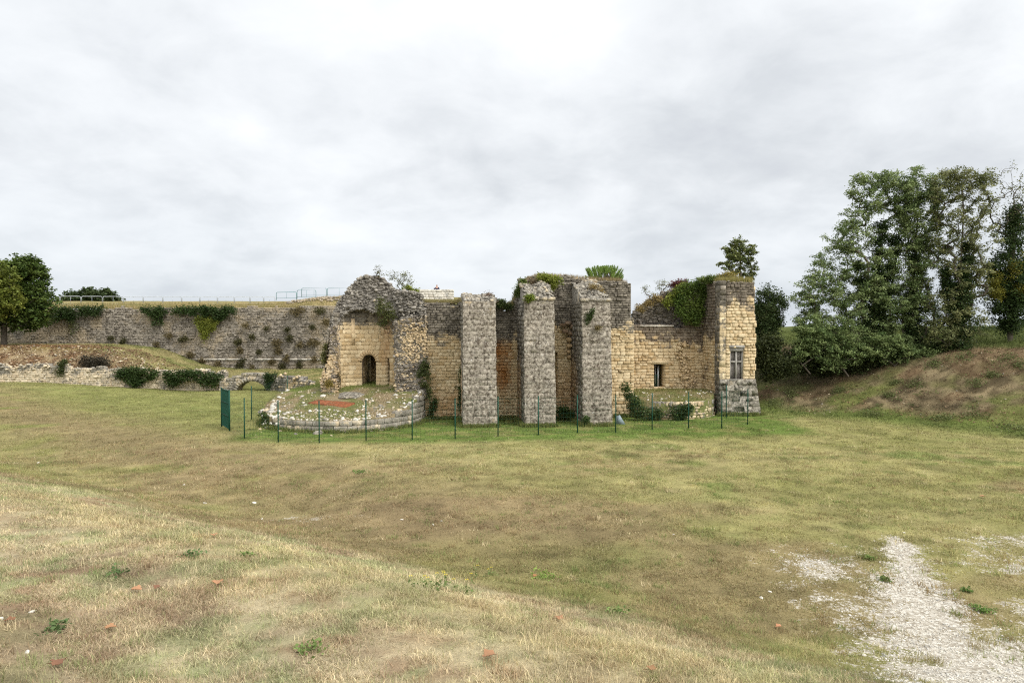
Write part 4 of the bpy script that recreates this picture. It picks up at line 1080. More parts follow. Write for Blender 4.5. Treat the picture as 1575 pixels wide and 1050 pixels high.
def tree(name, label, cat, px_, py_, D, blobs, r0, nclump, per, size, spread, c1, c2, group=None, trunks=None, flat=.42, shell=.5, bark=(.10, .085, .065), ivy=None, base=None, dscale=.8, tip=.0085, spray=True):
    b0 = P(px_, py_, D) if base is None else np.array(base, float)
    root = thing(name, label, cat, tuple(b0), group); T = blob_pts(blobs, D, nclump, shell, dscale)
    mb = MB(); tr = [[P(a, b, D + (dd if (dd := (q[2] if len(q) > 2 else 0)) else 0)) for q in t_ for a, b in [q[:2]]] for t_ in (trunks or [])]
    nodes, rad = skeleton(mb, b0 - np.array([0, 0, .3]), T, r0, tr, bark, tip)
    mb.build('trunk', M_bark, root)
    mb = MB()
    if spray:
        K = 7; dr = rng.normal(size=(len(T), 3)); dr[:, 2] *= .35; out_d = T - T.mean(0); dr += .8*out_d/np.linalg.norm(out_d, axis=1)[:, None]; dr /= np.linalg.norm(dr, axis=1)[:, None]
        ff = np.linspace(-.5, .5, K); ln = spread*rng.uniform(1.6, 3.2, len(T)); S = T[:, None] + dr[:, None]*(ff[None, :, None]*ln[:, None, None]); S[..., 2] -= (ff[None]**2)*ln[:, None]*.5
        tone = np.repeat(rng.random(len(T)), K); leafcloud(mb, S.reshape(-1, 3), spread*.40, max(1, per//K), size, c1, c2, .6, up=.7, tone=tone)
    else: leafcloud(mb, T, spread*rng.uniform(.7, 1.3, len(T)), per, size, c1, c2, flat)
    mb.build('crown', M_leaf, root)
    if ivy:
        mb = MB(); pts = []
        for t_ in ivy:
            for (a, b, w_) in t_:
                c = P(a, b, D); pts += [c + rng.normal(0, 1, 3)*w_*D/F*np.array([.5, .5, .5]) for _ in range(32)]
        leafcloud(mb, np.array(pts), .17, 30, .13, (.018, .036, .010), (.06, .095, .026), .9); mb.build('ivy', M_leaf, root)
    return root
def seg(a, b, n, w0, w1): return [(a[0]+(b[0]-a[0])*i/(n-1), a[1]+(b[1]-a[1])*i/(n-1), w0+(w1-w0)*i/(n-1)) for i in range(n)]
AC1, AC2 = (.085, .14, .045), (.33, .39, .17)
gT = 'tall acacia trees on the right bank'
tree('acacia_tree', 'broad airy acacia tree, leftmost and widest of the row on the right bank', 'tree', 1340, 556, 47.5,
     [(1262, 432, 30, 42), (1290, 395, 38, 42), (1325, 350, 34, 45), (1345, 300, 36, 32), (1385, 300, 34, 40), (1310, 450, 52, 45), (1280, 480, 42, 38), (1350, 410, 46, 50), (1345, 480, 60, 45), (1300, 515, 60, 30), (1375, 520, 55, 30), (1250, 500, 26, 32), (1395, 340, 30, 50), (1405, 270, 28, 18), (1290, 540, 50, 22), (1340, 545, 55, 20), (1320, 560, 60, 12), (1322, 288, 26, 20), (1360, 275, 30, 16), (1240, 470, 22, 40), (1300, 360, 30, 35), (1370, 450, 60, 60)], .24, 800, 112, .13, .31, AC1, AC2, gT,
     [[(1342, 520), (1345, 470), (1352, 410), (1358, 350), (1362, 300)], [(1338, 525), (1325, 480), (1318, 430), (1330, 370)], [(1346, 520), (1368, 460), (1380, 390), (1385, 320)]],
     ivy=[seg((1340, 530), (1355, 350), 10, 13, 8), seg((1328, 500), (1322, 410), 5, 8, 6), seg((1350, 510), (1378, 370), 8, 10, 7)])
tree('acacia_tree', 'slender acacia with ivy on its trunk, just right of the broad acacia on the bank', 'tree', 1402, 548, 47.0,
     [(1410, 292, 34, 30), (1420, 330, 34, 45), (1395, 350, 30, 45), (1415, 400, 36, 45), (1400, 455, 38, 40), (1425, 490, 36, 35), (1395, 510, 40, 30), (1440, 300, 28, 32), (1440, 370, 30, 40), (1400, 540, 45, 18)], .17, 360, 112, .13, .31, AC1, AC2, gT,
     [[(1402, 510), (1402, 460), (1406, 400), (1412, 330)], [(1403, 500), (1420, 430), (1424, 350)]], ivy=[seg((1402, 540), (1408, 380), 10, 11, 6)])
tree('acacia_tree', 'thin-leaved acacia tree showing its upright limbs, between the ivy-clad tree and the wider acacias', 'tree', 1472, 548, 45.5,
     [(1478, 285, 34, 28), (1505, 310, 28, 42), (1455, 310, 26, 40), (1470, 360, 40, 45), (1505, 380, 28, 45), (1480, 430, 42, 38), (1460, 470, 34, 38), (1490, 495, 36, 30), (1465, 270, 30, 16), (1515, 275, 22, 18), (1455, 510, 36, 26)], .18, 350, 91, .125, .30, (.10, .125, .05), (.27, .275, .12), gT,
     [[(1472, 520), (1474, 470), (1478, 400), (1482, 330), (1480, 285)], [(1473, 500), (1492, 440), (1500, 370), (1506, 310)], [(1472, 500), (1455, 440), (1450, 370)]], ivy=[seg((1472, 540), (1480, 440), 10, 18, 13), seg((1482, 440), (1488, 380), 4, 9, 6), seg((1462, 470), (1455, 420), 4, 6, 4)])
for px_, py_, bl, lab in ((1246, 568, [(1246, 512, 26, 26), (1236, 535, 22, 22), (1268, 540, 26, 20)], 'leftmost low leafy acacia regrowth in front of the thicket on the bank'), (1305, 572, [(1296, 515, 32, 28), (1310, 540, 40, 22), (1280, 552, 26, 14)], 'low leafy acacia regrowth under the broad acacia'), (1372, 566, [(1355, 532, 34, 22), (1392, 540, 36, 16), (1425, 545, 26, 12)], 'drooping low acacia regrowth between the broad and slender acacias')):
    tree('acacia_regrowth', lab, 'young tree', px_, py_, 45.6, bl, .06, 95, 105, .13, .29, (.07, .12, .038), (.27, .33, .13), 'low acacia regrowth on the bank', None, shell=.4, dscale=.6)
tree('ivy_tree', 'dark ivy-clad tree with bare twigs at its top, near the right edge', 'tree', 1554, 528, 46.5,
     [(1556, 285, 26, 36), (1572, 320, 26, 45), (1535, 330, 18, 35)], .17, 150, 5, .12, .3, (.10, .12, .05), (.22, .22, .10), None,
     [[(1554, 495), (1556, 430), (1558, 370), (1560, 320), (1556, 270)]],
     ivy=[seg((1553, 505), (1556, 450), 7, 10, 30), seg((1556, 460), (1560, 325), 14, 38, 11), seg((1538, 460), (1530, 410), 5, 20, 14), seg((1570, 460), (1590, 410), 5, 24, 18), seg((1556, 480), (1556, 430), 5, 28, 34)])
mb = MB()
for a, b, w_ in ((1530, 432, 13), (1563, 412, 14), (1532, 452, 11), (1572, 448, 12)):
    c = P(a, b, 45.6); leafcloud(mb, c + rng.normal(0, 1, (26, 3))*w_*.45*45.6/F, .12, 34, .10, (.12, .125, .015), (.22, .20, .035), .9)
tag(mb.build('mistletoe', M_leaf, org=P(1545, 440, 45.6)), 'olive yellow mistletoe balls in the dark ivy-clad tree', 'mistletoe')
tree('ash_tree', 'small rounded tree rising behind the corner tower', 'tree', 1138, 505, 53,
     [(1138, 378, 20, 15), (1122, 392, 14, 16), (1152, 392, 15, 18), (1137, 402, 20, 17), (1115, 408, 9, 11), (1160, 410, 9, 12), (1155, 425, 8, 8), (1137, 420, 12, 8)], .13, 130, 91, .13, .2, (.10, .14, .045), (.30, .32, .12), None, [[(1138, 460), (1139, 420), (1138, 390)]], base=(X(1138, 53), 53, 0))
tree('broadleaf_tree', 'dense dark green round tree at the left edge, behind the yellow-green one', 'tree', 6, 530, 67,
     [(38, 432, 36, 38), (20, 450, 40, 52), (55, 465, 28, 36), (30, 480, 42, 30), (-10, 450, 40, 50), (40, 412, 22, 18)], .28, 420, 80, .26, .46, (.033, .066, .013), (.115, .155, .034), 'round trees at the left edge', [[(6, 500), (8, 470), (14, 440)]], shell=.75)
tree('broadleaf_tree', 'yellow-green round tree cut by the left edge', 'tree', -20, 535, 64,
     [(-8, 430, 32, 34), (-2, 462, 33, 28), (-30, 450, 40, 50)], .25, 230, 80, .24, .42, (.085, .12, .02), (.23, .25, .05), 'round trees at the left edge', [[(-20, 500), (-18, 460)]], shell=.75)
for (bl, lab) in (([(113, 459, 16, 9), (102, 463, 7, 6)], 'left crown of the distant dark trees beyond the grey barriers'), ([(138, 455, 18, 11)], 'middle crown of the distant dark trees beyond the grey barriers'), ([(164, 456, 14, 9), (172, 462, 8, 6)], 'right crown of the distant dark trees beyond the grey barriers')):
    tree('distant_tree', lab, 'tree', bl[0][0], 480, 135, bl, .3, 70, 60, .5, .75, (.035, .06, .022), (.075, .10, .035), 'distant trees beyond the rampart', None, shell=.6)

# pine behind the wall: upright sprays
pn = thing('pine_tree', 'bright green pine top showing above the highest stretch of wall', 'tree', (X(930, 47), 47, 0))
mb = MB(); mb.tube([(X(930, 47), 47, -.2), (X(930, 47), 47, 5), P(930, 440, 47)], [.16, .12, .06], 7, (.12, .08, .05, 1))
a0 = np.array([X(930, 47), 47, Z(440, 47)]); pts = []
for i in range(105):
    px_ = rng.uniform(906, 956); f = (px_-930)/26; q = P(px_ + 5*f + rng.normal(0, 1.5), 0, 47+rng.normal(0, .45)); q[2] = Z(407.5 + 7*f*f + 16*rng.random()**1.5, 47)
    m_ = q + np.array([-.30*f + rng.normal(0, .06), 0, -rng.uniform(.32, .55)]); mb.tube([a0, m_ + np.array([0, 0, -.1]), q], [.03, .02, .008], 4, (.12, .085, .05, 1), caps=False); pts.append((m_, q))
mb.build('trunk', M_bark, pn)
mb = MB()
for m_, q in pts:
    n = 330; f = rng.random(n)**.8; ax = (q-m_)/np.linalg.norm(q-m_); c = m_ + (q-m_)*f[:, None]; d = rng.normal(0, .7, (n, 3)) + ax*.8; d /= np.linalg.norm(d, axis=1)[:, None]
    s_ = np.cross(d, rng.normal(size=(n, 3))); s_ /= np.linalg.norm(s_, axis=1)[:, None]; l_ = rng.uniform(.09, .2, (n, 1))*(1.15-.6*f[:, None])
    V = np.stack([c-s_*.008, c+s_*.008, c+d*l_], 1).reshape(-1, 3); k = np.arange(n)*3
    mb.add(V, t=np.stack([k, k+1, k+2], 1), c=np.repeat(np.concatenate([lerp((.13, .22, .04), (.32, .43, .11), rng.random(n)), np.ones((n, 1))], 1), 3, 0))
mb.build('crown', M_leaf, pn)

def bush(name, label, cat, blobs, D, n, per, size, spread, c1, c2, group=None, twigs=0, base=None, bark=(.10, .07, .05), shell=.3, flat=.8):
    T = blob_pts(blobs, D, n, shell); a = np.array(blobs)
    if base is None: base = P(a[0, 0], (a[:, 1]+a[:, 3]).max(), D)
    if twigs:
        root = thing(name, label, cat, tuple(base), group); mb = MB(); skeleton(mb, np.array(base), T[:twigs], .03, None, bark, .008, .2); mb.build('stem', M_bark, root)
        mb = MB(); leafcloud(mb, T, spread, per, size, c1, c2, flat); mb.build('foliage', M_leaf, root); return root
    mb = MB(); leafcloud(mb, T, spread, per, size, c1, c2, flat); return tag(mb.build(name, M_leaf, org=base), label, cat, group)
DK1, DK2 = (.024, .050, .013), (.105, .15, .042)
MG1, MG2 = (.045, .085, .018), (.11, .16, .035)
YG1, YG2 = (.13, .17, .025), (.27, .29, .055)
DRY1, DRY2 = (.20, .15, .06), (.34, .26, .11)
# behind and beside the corner tower
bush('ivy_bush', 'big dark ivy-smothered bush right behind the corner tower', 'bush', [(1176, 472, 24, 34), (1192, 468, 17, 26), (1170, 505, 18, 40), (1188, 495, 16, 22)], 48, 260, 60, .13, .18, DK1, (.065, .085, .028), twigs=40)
tb = [('dark bramble thicket against the right side of the tower', [(1178, 550, 16, 36), (1200, 566, 26, 16), (1188, 530, 14, 12)], 45.5), ('dark thicket below the left acacia, next to the tower thicket', [(1232, 555, 30, 22), (1262, 562, 30, 16), (1250, 538, 14, 12)], 47), ('dense shadowy undergrowth under the middle of the broad acacia', [(1300, 555, 40, 20), (1330, 562, 34, 15)], 47), ('leafy undergrowth between the broad and the slender acacia', [(1365, 548, 38, 18), (1395, 553, 26, 12)], 46.5), ('undergrowth at the foot of the thin-leaved acacia', [(1440, 540, 30, 12), (1474, 544, 14, 16)], 46), ('low green scrub on the bank crest behind the ivy-clad tree', [(1520, 512, 40, 10), (1575, 508, 40, 12)], 52)]
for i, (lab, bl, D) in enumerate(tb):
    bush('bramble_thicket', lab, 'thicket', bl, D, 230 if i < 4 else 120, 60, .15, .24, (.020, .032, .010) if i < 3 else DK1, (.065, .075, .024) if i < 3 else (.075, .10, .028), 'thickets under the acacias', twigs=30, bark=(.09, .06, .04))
# plants on the ruin
bush('wall_sapling', 'thin upright sapling on the very top of the broken vault', 'plant', [(582, 415, 6, 8), (586, 420, 4, 6), (579, 420, 4, 8)], 41.5, 24, 9, .075, .07, (.11, .12, .06), (.20, .20, .10), 'saplings on the ruin', twigs=20, shell=.8)
bush('wall_sapling', 'spreading leafy sapling behind the right shoulder of the broken vault', 'plant', [(604, 424, 7, 6), (614, 428, 9, 9), (626, 425, 6, 6), (620, 438, 12, 8), (632, 432, 4, 5)], 42.6, 60, 14, .08, .09, (.10, .115, .045), (.20, .21, .08), 'saplings on the ruin', twigs=40, base=P(613, 450, 42.6), shell=.8)
bush('wall_shrub', 'yellow-green shrub on the right shoulder of the broken vault', 'shrub', [(628, 444, 8, 5), (638, 448, 8, 5)], 42, 36, 40, .08, .09, YG1, YG2, 'shrubs on the ruin')
bush('wall_shrub', 'shrub hanging over the niche of the broken vault', 'shrub', [(592, 478, 13, 16), (583, 470, 8, 14), (590, 495, 10, 8), (600, 482, 9, 12)], 39.9, 90, 26, .085, .11, (.045, .06, .018), (.14, .15, .05), 'shrubs on the ruin', twigs=40, base=P(588, 462, 40.4))
bush('wall_shrub', 'olive shrub growing from the torn left end of the vault', 'shrub', [(500, 550, 8, 12), (504, 535, 6, 8)], 40.6, 60, 32, .08, .1, (.06, .075, .02), (.18, .165, .05), 'shrubs on the ruin')
bush('wall_shrub', 'small yellowing shrub at the foot of the torn left end', 'shrub', [(505, 590, 6, 7)], 39.6, 24, 34, .07, .08, (.16, .13, .03), (.28, .22, .06), 'shrubs on the ruin')
bush('wall_shrub', 'bright green shrub at the left shoulder of the second buttress', 'shrub', [(800, 443, 8, 10), (806, 436, 6, 7), (797, 450, 6, 6)], 40.4, 60, 40, .09, .1, MG1, (.17, .21, .05), 'shrubs on the ruin')
bush('wall_shrub', 'yellow-green leafy shrub crowning the wall above the second buttress', 'shrub', [(834, 428, 9, 8), (850, 431, 14, 9), (848, 440, 7, 5)], 40.6, 110, 40, .095, .1, YG1, YG2, 'shrubs on the ruin')
bush('wall_shrub', 'small lime green clump on the cornice of the second buttress', 'shrub', [(815, 458, 8, 5)], 37.6, 30, 40, .085, .08, YG1, (.20, .25, .04), 'shrubs on the ruin')
bush('wall_shrub', 'dark green shrub in the gap right of the first buttress', 'shrub', [(770, 467, 9, 6), (781, 471, 8, 4)], 40.6, 60, 36, .085, .09, DK1, (.10, .12, .035), 'shrubs on the ruin')
bush('dead_shrub', 'brown dead brambles on the right corner of the first buttress top', 'shrub', [(752, 453, 11, 6), (762, 461, 7, 5)], 39.6, 50, 5, .06, .09, (.13, .085, .06), (.20, .14, .10), None, twigs=50, bark=(.16, .11, .09))
bush('wall_shrub', 'dry brown weeds on the left part of the second buttress top', 'shrub', [(818, 433, 9, 6)], 40.4, 34, 24, .07, .09, (.15, .11, .07), (.25, .20, .12), 'shrubs on the ruin')
bush('wall_shrub', 'dry tuft on the rubble slope of the third buttress', 'shrub', [(913, 441, 10, 4), (925, 447, 6, 3)], 39.4, 34, 24, .07, .09, DRY1, DRY2, 'shrubs on the ruin')
bush('wall_shrub', 'brown dry tuft on the face of the third buttress', 'shrub', [(920, 503, 4, 5)], 38.0, 14, 30, .06, .07, (.11, .095, .04), (.22, .17, .08), 'shrubs on the ruin')
bush('wall_shrub', 'dark clump at the left foot of the third buttress', 'shrub', [(902, 646, 5, 6)], 37.6, 20, 36, .075, .08, DK1, DK2, 'shrubs on the ruin')
bush('wall_shrub', 'green weeds in the bay between the second and third buttress', 'shrub', [(868, 632, 14, 7), (880, 640, 9, 6)], 40.3, 70, 40, .08, .1, MG1, (.09, .13, .035), 'shrubs on the ruin')
bush('dead_shrub', 'deep red shrub on top of the rubble gable', 'shrub', [(1040, 437, 12, 6), (1052, 434, 8, 4)], 44.8, 60, 34, .08, .1, (.085, .03, .028), (.16, .055, .045), None, twigs=12)
bush('wall_shrub', 'dry yellow shrub above the corner tower', 'shrub', [(1122, 426, 15, 8), (1108, 428, 10, 5)], 43.3, 90, 34, .08, .1, (.19, .16, .04), (.34, .28, .08), 'shrubs on the ruin', twigs=20)
bush('wall_shrub', 'green creeper mound at the left top edge of the corner tower', 'shrub', [(1092, 430, 18, 5), (1105, 428, 10, 4)], 43.4, 80, 40, .085, .09, MG1, (.19, .23, .06), 'shrubs on the ruin')
bush('wall_sapling', 'pale thin sapling on the low left end of the rubble gable', 'plant', [(994, 445, 5, 7), (1000, 452, 7, 6)], 44.6, 24, 10, .075, .08, (.14, .16, .08), (.24, .25, .13), 'saplings on the ruin', twigs=18, base=P(1003, 470, 44.6), shell=.8)
bush('wall_sapling', 'feathery grey-green sapling in the middle of the rubble gable', 'plant', [(1016, 438, 8, 8), (1024, 440, 6, 8), (1012, 446, 6, 6)], 44.7, 34, 12, .07, .08, (.14, .16, .08), (.24, .25, .13), 'saplings on the ruin', twigs=24, base=P(1020, 458, 44.7), shell=.8)
bush('wall_shrub', 'dry golden grass clump on the low left end of the rubble gable', 'shrub', [(985, 474, 9, 6), (998, 466, 9, 6), (1010, 459, 8, 5)], 44.2, 80, 30, .08, .1, DRY1, DRY2, 'shrubs on the ruin')

def ivy(name, label, poly, fpos, n, size, c1, c2, thick=.12, per=14, spread=.10, group=None, cat='ivy', c3=None):
    a = np.array(poly, float); lo, hi = a.min(0), a.max(0); pts = []
    while len(pts) < n:
        q = lo+(hi-lo)*rng.random(2)
        if float(fbm(q[0]*.16, q[1]*.16, 71)) < .40 and rng.random() < .75: continue
        if inpoly(q[:1], q[1:], poly)[0]: pts.append(np.array(fpos(*q)) - np.array([0, rng.random()*thick, 0]))
    mb = MB(); pts = np.array(pts); tone = np.clip(fbm(pts[:, 0]*1.6, pts[:, 2]*1.6, 44)*1.6-.3, 0, 1)
    leafcloud(mb, pts, spread, per, size, c1, c2, 1.0, .1, tone=tone)
    return tag(mb.build(name, M_leaf, org=pts.mean(0)), label, cat, group)
iv = 'ivy hanging on the ruin'
LW = lambda w_: (lambda a, b: L(*(lambda q: (q[0], w_, q[1]))(UZ(a, b, w_))))
ivy('ivy', 'large green ivy curtain covering the middle of the rubble gable', [(1040, 446), (1052, 436), (1075, 428), (1092, 432), (1092, 450), (1082, 462), (1078, 485), (1072, 498), (1058, 496), (1046, 490), (1040, 478), (1034, 462)], LW(-2.1), 420, .12, (.036, .078, .014), (.17, .22, .045), .35, 18, .12, iv)
ivy('ivy', 'yellow-green ivy at the left edge of the large ivy curtain', [(1020, 465), (1030, 452), (1045, 440), (1058, 440), (1045, 458), (1035, 470), (1024, 472)], LW(-2.3), 110, .12, YG1, YG2, .3, 16, .12, iv)
ivy('ivy', 'dark ivy sprig on the upper face of the third buttress', [(901, 483), (908, 476), (912, 472), (914, 478), (909, 490), (904, 498), (899, 496)], LW(WB-.25), 34, .09, DK1, (.08, .10, .03), .08, 12, .06, iv)
ivy('ivy', 'ivy trailing down the joint between broken pier and main wall', [(640, 575), (648, 556), (655, 550), (661, 565), (662, 590), (664, 625), (660, 640), (657, 600), (648, 590)], lambda a, b: P(a, b, 39.6), 120, .09, (.03, .05, .014), (.11, .125, .04), .1, 14, .09, iv)
ivy('ivy', 'dark ivy tongue leaning on the main wall left of the first buttress', [(658, 640), (663, 625), (668, 612), (673, 612), (671, 628), (664, 644)], LW(.15), 46, .09, DK1, DK2, .08, 14, .07, iv)
ivy('ivy', 'thin dark vine climbing beside the left flank of the first buttress', [(704, 640), (705, 600), (694, 582), (699, 590), (706, 596), (706, 555), (711, 550), (711, 600), (712, 640)], LW(.3), 90, .08, DK1, DK2, .08, 12, .05, iv)
ivy('ivy', 'ivy mass tumbling from the wall end beside the terrace', [(957, 592), (963, 588), (968, 600), (980, 615), (990, 630), (1012, 628), (1020, 636), (1014, 645), (992, 643), (975, 640), (966, 620), (958, 604)], lambda a, b: P(a, b, 40.55 if a < 975 else 40.0), 210, .10, DK1, (.075, .105, .03), .2, 16, .11, iv)
ivy('ivy', 'dark glossy ivy patch on the front of the door terrace', [(1028, 630), (1040, 624), (1060, 622), (1064, 628), (1056, 640), (1046, 648), (1036, 644)], lambda a, b: P(a, b, 39.9), 130, .10, DK1, (.06, .09, .025), .15, 16, .1, iv)
ivy('ivy', 'ivy at the left broken edge of the round tower base', [(402, 636), (410, 633), (414, 648), (424, 650), (428, 660), (414, 660), (404, 655)], lambda a, b: P(a, b, 37.2 if a < 414 else 36.6), 70, .09, DK1, (.08, .11, .03), .2, 14, .1, iv)
ic = 'ivy on the curtain wall'; CP = lambda a, b: P(a, b, CD-.25 - 0)
ivy('ivy', 'dark ivy fringe on the curtain wall beside the left trees', [(80, 478), (95, 473), (160, 472), (162, 478), (148, 486), (125, 484), (112, 492), (98, 488), (84, 496)], CP, 230, .16, DK1, (.05, .075, .02), .3, 18, .16, ic)
ivy('ivy', 'ivy patch with two hanging tongues in the middle of the curtain wall', [(215, 474), (262, 473), (256, 482), (250, 484), (248, 500), (244, 486), (240, 500), (236, 500), (232, 486), (222, 480)], CP, 150, .15, DK1, (.06, .09, .025), .25, 18, .14, ic)
ivy('ivy', 'long dark ivy garland hanging over the curtain wall top above the yellow-green creeper', [(266, 474), (360, 472), (363, 480), (352, 486), (340, 492), (325, 490), (306, 484), (285, 482), (268, 482)], CP, 300, .16, DK1, (.055, .085, .022), .35, 18, .16, ic)
ivy('ivy', 'yellow-green creeper hanging in a point under the dark garland', [(303, 487), (325, 488), (337, 492), (332, 502), (322, 510), (318, 520), (314, 523), (309, 514), (306, 504), (300, 498)], CP, 190, .15, (.12, .15, .02), (.25, .27, .05), .2, 16, .13, ic)
il = 'ivy on the low wall'; LP = lambda a, b: P(a, b, 59.75)
ivy('ivy', 'ivy over the low retaining wall, the left of two patches', [(178, 570), (190, 566), (240, 568), (243, 576), (225, 586), (212, 594), (196, 590), (188, 584)], LP, 260, .14, DK1, (.055, .085, .022), .3, 18, .15, il)
ivy('ivy', 'ivy over the low retaining wall, the right patch reaching the bridge', [(250, 572), (285, 570), (320, 574), (346, 575), (340, 582), (328, 596), (318, 592), (300, 584), (282, 584), (270, 596), (258, 590)], LP, 300, .14, DK1, (.055, .085, .022), .3, 18, .15, il)
ivy('ivy', 'small dark ivy clump on the right shoulder of the bridge', [(406, 576), (426, 575), (422, 584), (416, 588), (414, 598), (411, 597), (410, 584)], lambda a, b: P(a, b, 59.3), 80, .12, DK1, (.04, .065, .018), .2, 16, .12, il)
ivy('ivy', 'pale thin creeper low on the curtain wall beside the left trees', [(105, 494), (122, 490), (120, 510), (110, 514)], CP, 50, .12, (.07, .09, .03), (.14, .15, .05), .1, 8, .14, ic)
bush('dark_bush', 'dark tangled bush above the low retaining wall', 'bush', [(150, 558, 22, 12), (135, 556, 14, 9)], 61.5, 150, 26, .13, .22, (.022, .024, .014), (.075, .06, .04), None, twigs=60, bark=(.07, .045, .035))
bush('dark_bush', 'slim green bush at the face of the low wall, left of the tangled bush', 'bush', [(95, 568, 5, 10), (98, 558, 5, 7)], 60.0, 50, 26, .13, .16, (.03, .045, .014), (.085, .10, .03))
gsh = 'small shrubs rooted in the curtain wall'
spots = [(188, 525, 6, 8, 'lowest shrub left of the middle'), (283, 520, 9, 5, 'wide low tuft under the yellow-green creeper'), (259, 516, 6, 4, 'tuft left of the wide one'), (366, 525, 6, 6, ''), (369, 538, 5, 5, ''), (292, 546, 6, 5, ''), (310, 555, 5, 5, ''), (367, 562, 6, 5, ''), (373, 555, 4, 4, ''), (388, 518, 5, 5, ''), (425, 526, 7, 5, ''), (427, 537, 6, 7, ''), (446, 520, 7, 5, ''), (461, 529, 7, 5, ''), (481, 527, 9, 8, ''), (457, 478, 14, 7, ''), (491, 478, 9, 6, ''), (501, 494, 6, 5, ''), (480, 503, 5, 4, ''), (441, 507, 5, 5, ''), (378, 500, 5, 4, ''), (440, 551, 4, 7, ''), (461, 560, 5, 7, ''), (417, 556, 6, 5, ''), (434, 563, 6, 5, ''), (387, 566, 4, 4, ''), (483, 553, 4, 6, ''), (410, 505, 4, 3, ''), (335, 560, 5, 4, ''), (240, 530, 4, 4, ''), (170, 520, 4, 4, ''), (398, 541, 3, 4, '')]
def sp_key(a, b): return ('upper' if b < 510 else ('middle' if b < 540 else 'lowest'), 'beside the broken vault' if a > 450 else ('above the bridge' if a > 345 else 'under the ivy garland' if a > 250 else 'near the left trees'))
sp_n = {}
for i, (a, b, rx, ry, lab) in enumerate(sorted(spots)):
    row, near = sp_key(a, b); sp_n[(row, near)] = sp_n.get((row, near), 0)+1; total = sum(sp_key(q[0], q[1]) == (row, near) for q in spots)
    nth = (wordn[sp_n[(row, near)]-1] + ' from left of the shrubs') if total > 1 else 'scrubby shrub'
    dk = rng.random(); size = 'wide' if rx > 6 else ('tiny' if rx < 5 else 'small')
    bush('joint_shrub', f'{nth} in the curtain wall {row} joints {near}', 'shrub', [(a, b, rx, ry)], CD-.15-.02*(570-b)/10, 10+int(rx*ry*.4), 20, .12, .13, (.035, .04, .014) if dk < .6 else (.10, .08, .035), (.11, .10, .04) if dk < .6 else (.2, .16, .08), gsh, flat=.9)

# ------------------------------------------------------------------ weeds, leaves, pebbles
def rosette(px_, py_, r, label, c1, c2, n=40):
    p = hit(px_, py_); mb = MB(); T = p + rng.normal(0, 1, (n, 3))*np.array([r*.5, r*.5, .02]) + [0, 0, .04]
    leafcloud(mb, T, .03, 3, .05, tuple(np.array(c1)*1.5), tuple(np.array(c2)*1.35), .6, .6); tag(mb.build('weed', M_leaf, org=p), label, 'weed', 'green weeds in the dry grass')
rosette(176, 886, .17, 'dark green weed in the dry grass above the left orange leaf', (.05, .09, .03), (.10, .15, .05))
rosette(292, 856, .15, 'dark green weed near the crest of the mound, left of centre', (.05, .09, .03), (.10, .15, .05))
rosette(380, 856, .12, 'pale green weed on the crest of the mound', (.09, .14, .04), (.16, .21, .06))
rosette(85, 970, .12, 'dark weed low at the left, between two white stones', (.05, .085, .03), (.10, .14, .05))
rosette(470, 1000, .16, 'green weed near the bottom edge, left of the orange leaf', (.09, .14, .04), (.15, .20, .06))
rosette(555, 727, .30, 'fresh green weed patch out on the field before the fence', (.05, .10, .02), (.10, .16, .04), 70)
rosette(836, 888, .32, 'bright green patch in the hollow behind the mound', (.10, .16, .03), (.17, .24, .05), 80)
rosette(950, 943, .16, 'green weed on the shoulder of the mound', (.09, .14, .04), (.15, .20, .06))
rosette(1512, 940, .20, 'green weed growing on the white gravel', (.06, .11, .02), (.11, .17, .04), 70)
rosette(1485, 910, .13, 'small green tuft at the right edge of the gravel', (.05, .09, .02), (.09, .14, .03))
rosette(1336, 860, .14, 'green tuft at the narrow top of the gravel strip', (.06, .10, .02), (.11, .15, .04))
rosette(1360, 893, .11, 'dark tuft inside the gravel strip', (.05, .08, .02), (.09, .12, .03))
fl = thing('wildflower', 'sprawling wild plant with little yellow flowers on the mound crest', 'flower', tuple(hit(670, 905)))
mb = MB(); mf = MB(); hits = [(636, 897), (654, 898), (666, 904), (672, 899), (680, 900), (684, 896), (688, 893), (717, 908), (728, 893), (730, 880), (746, 883), (752, 881), (700, 906)]
for a, b in hits:
    p = hit(a, b+6); tp = p + np.array([rng.normal(0, .05), rng.normal(0, .05), .16+rng.random()*.08]); mb.tube([p, (p+tp)/2+rng.normal(0, .015, 3), tp], [.004, .003, .002], 4, (.12, .17, .05, 1))
    leafcloud(mb, np.array([p+[0, 0, .04], (p+tp)/2]), .04, 5, .05, (.10, .15, .04), (.16, .21, .07))
    for k in range(5):
        an = k*1.257; c = tp + np.array([.012*math.cos(an), .012*math.sin(an), 0]); u_ = np.array([math.cos(an), math.sin(an), .3])*.02; v_ = np.array([-math.sin(an), math.cos(an), 0])*.011
        mf.add([c, c+u_*.6+v_, c+u_, c+u_*.6-v_], [(0, 1, 2, 3)], c=(.75, .60, .04, 1))
mb.build('stem', M_leaf, fl); mf.build('petals', M_leaf, fl)
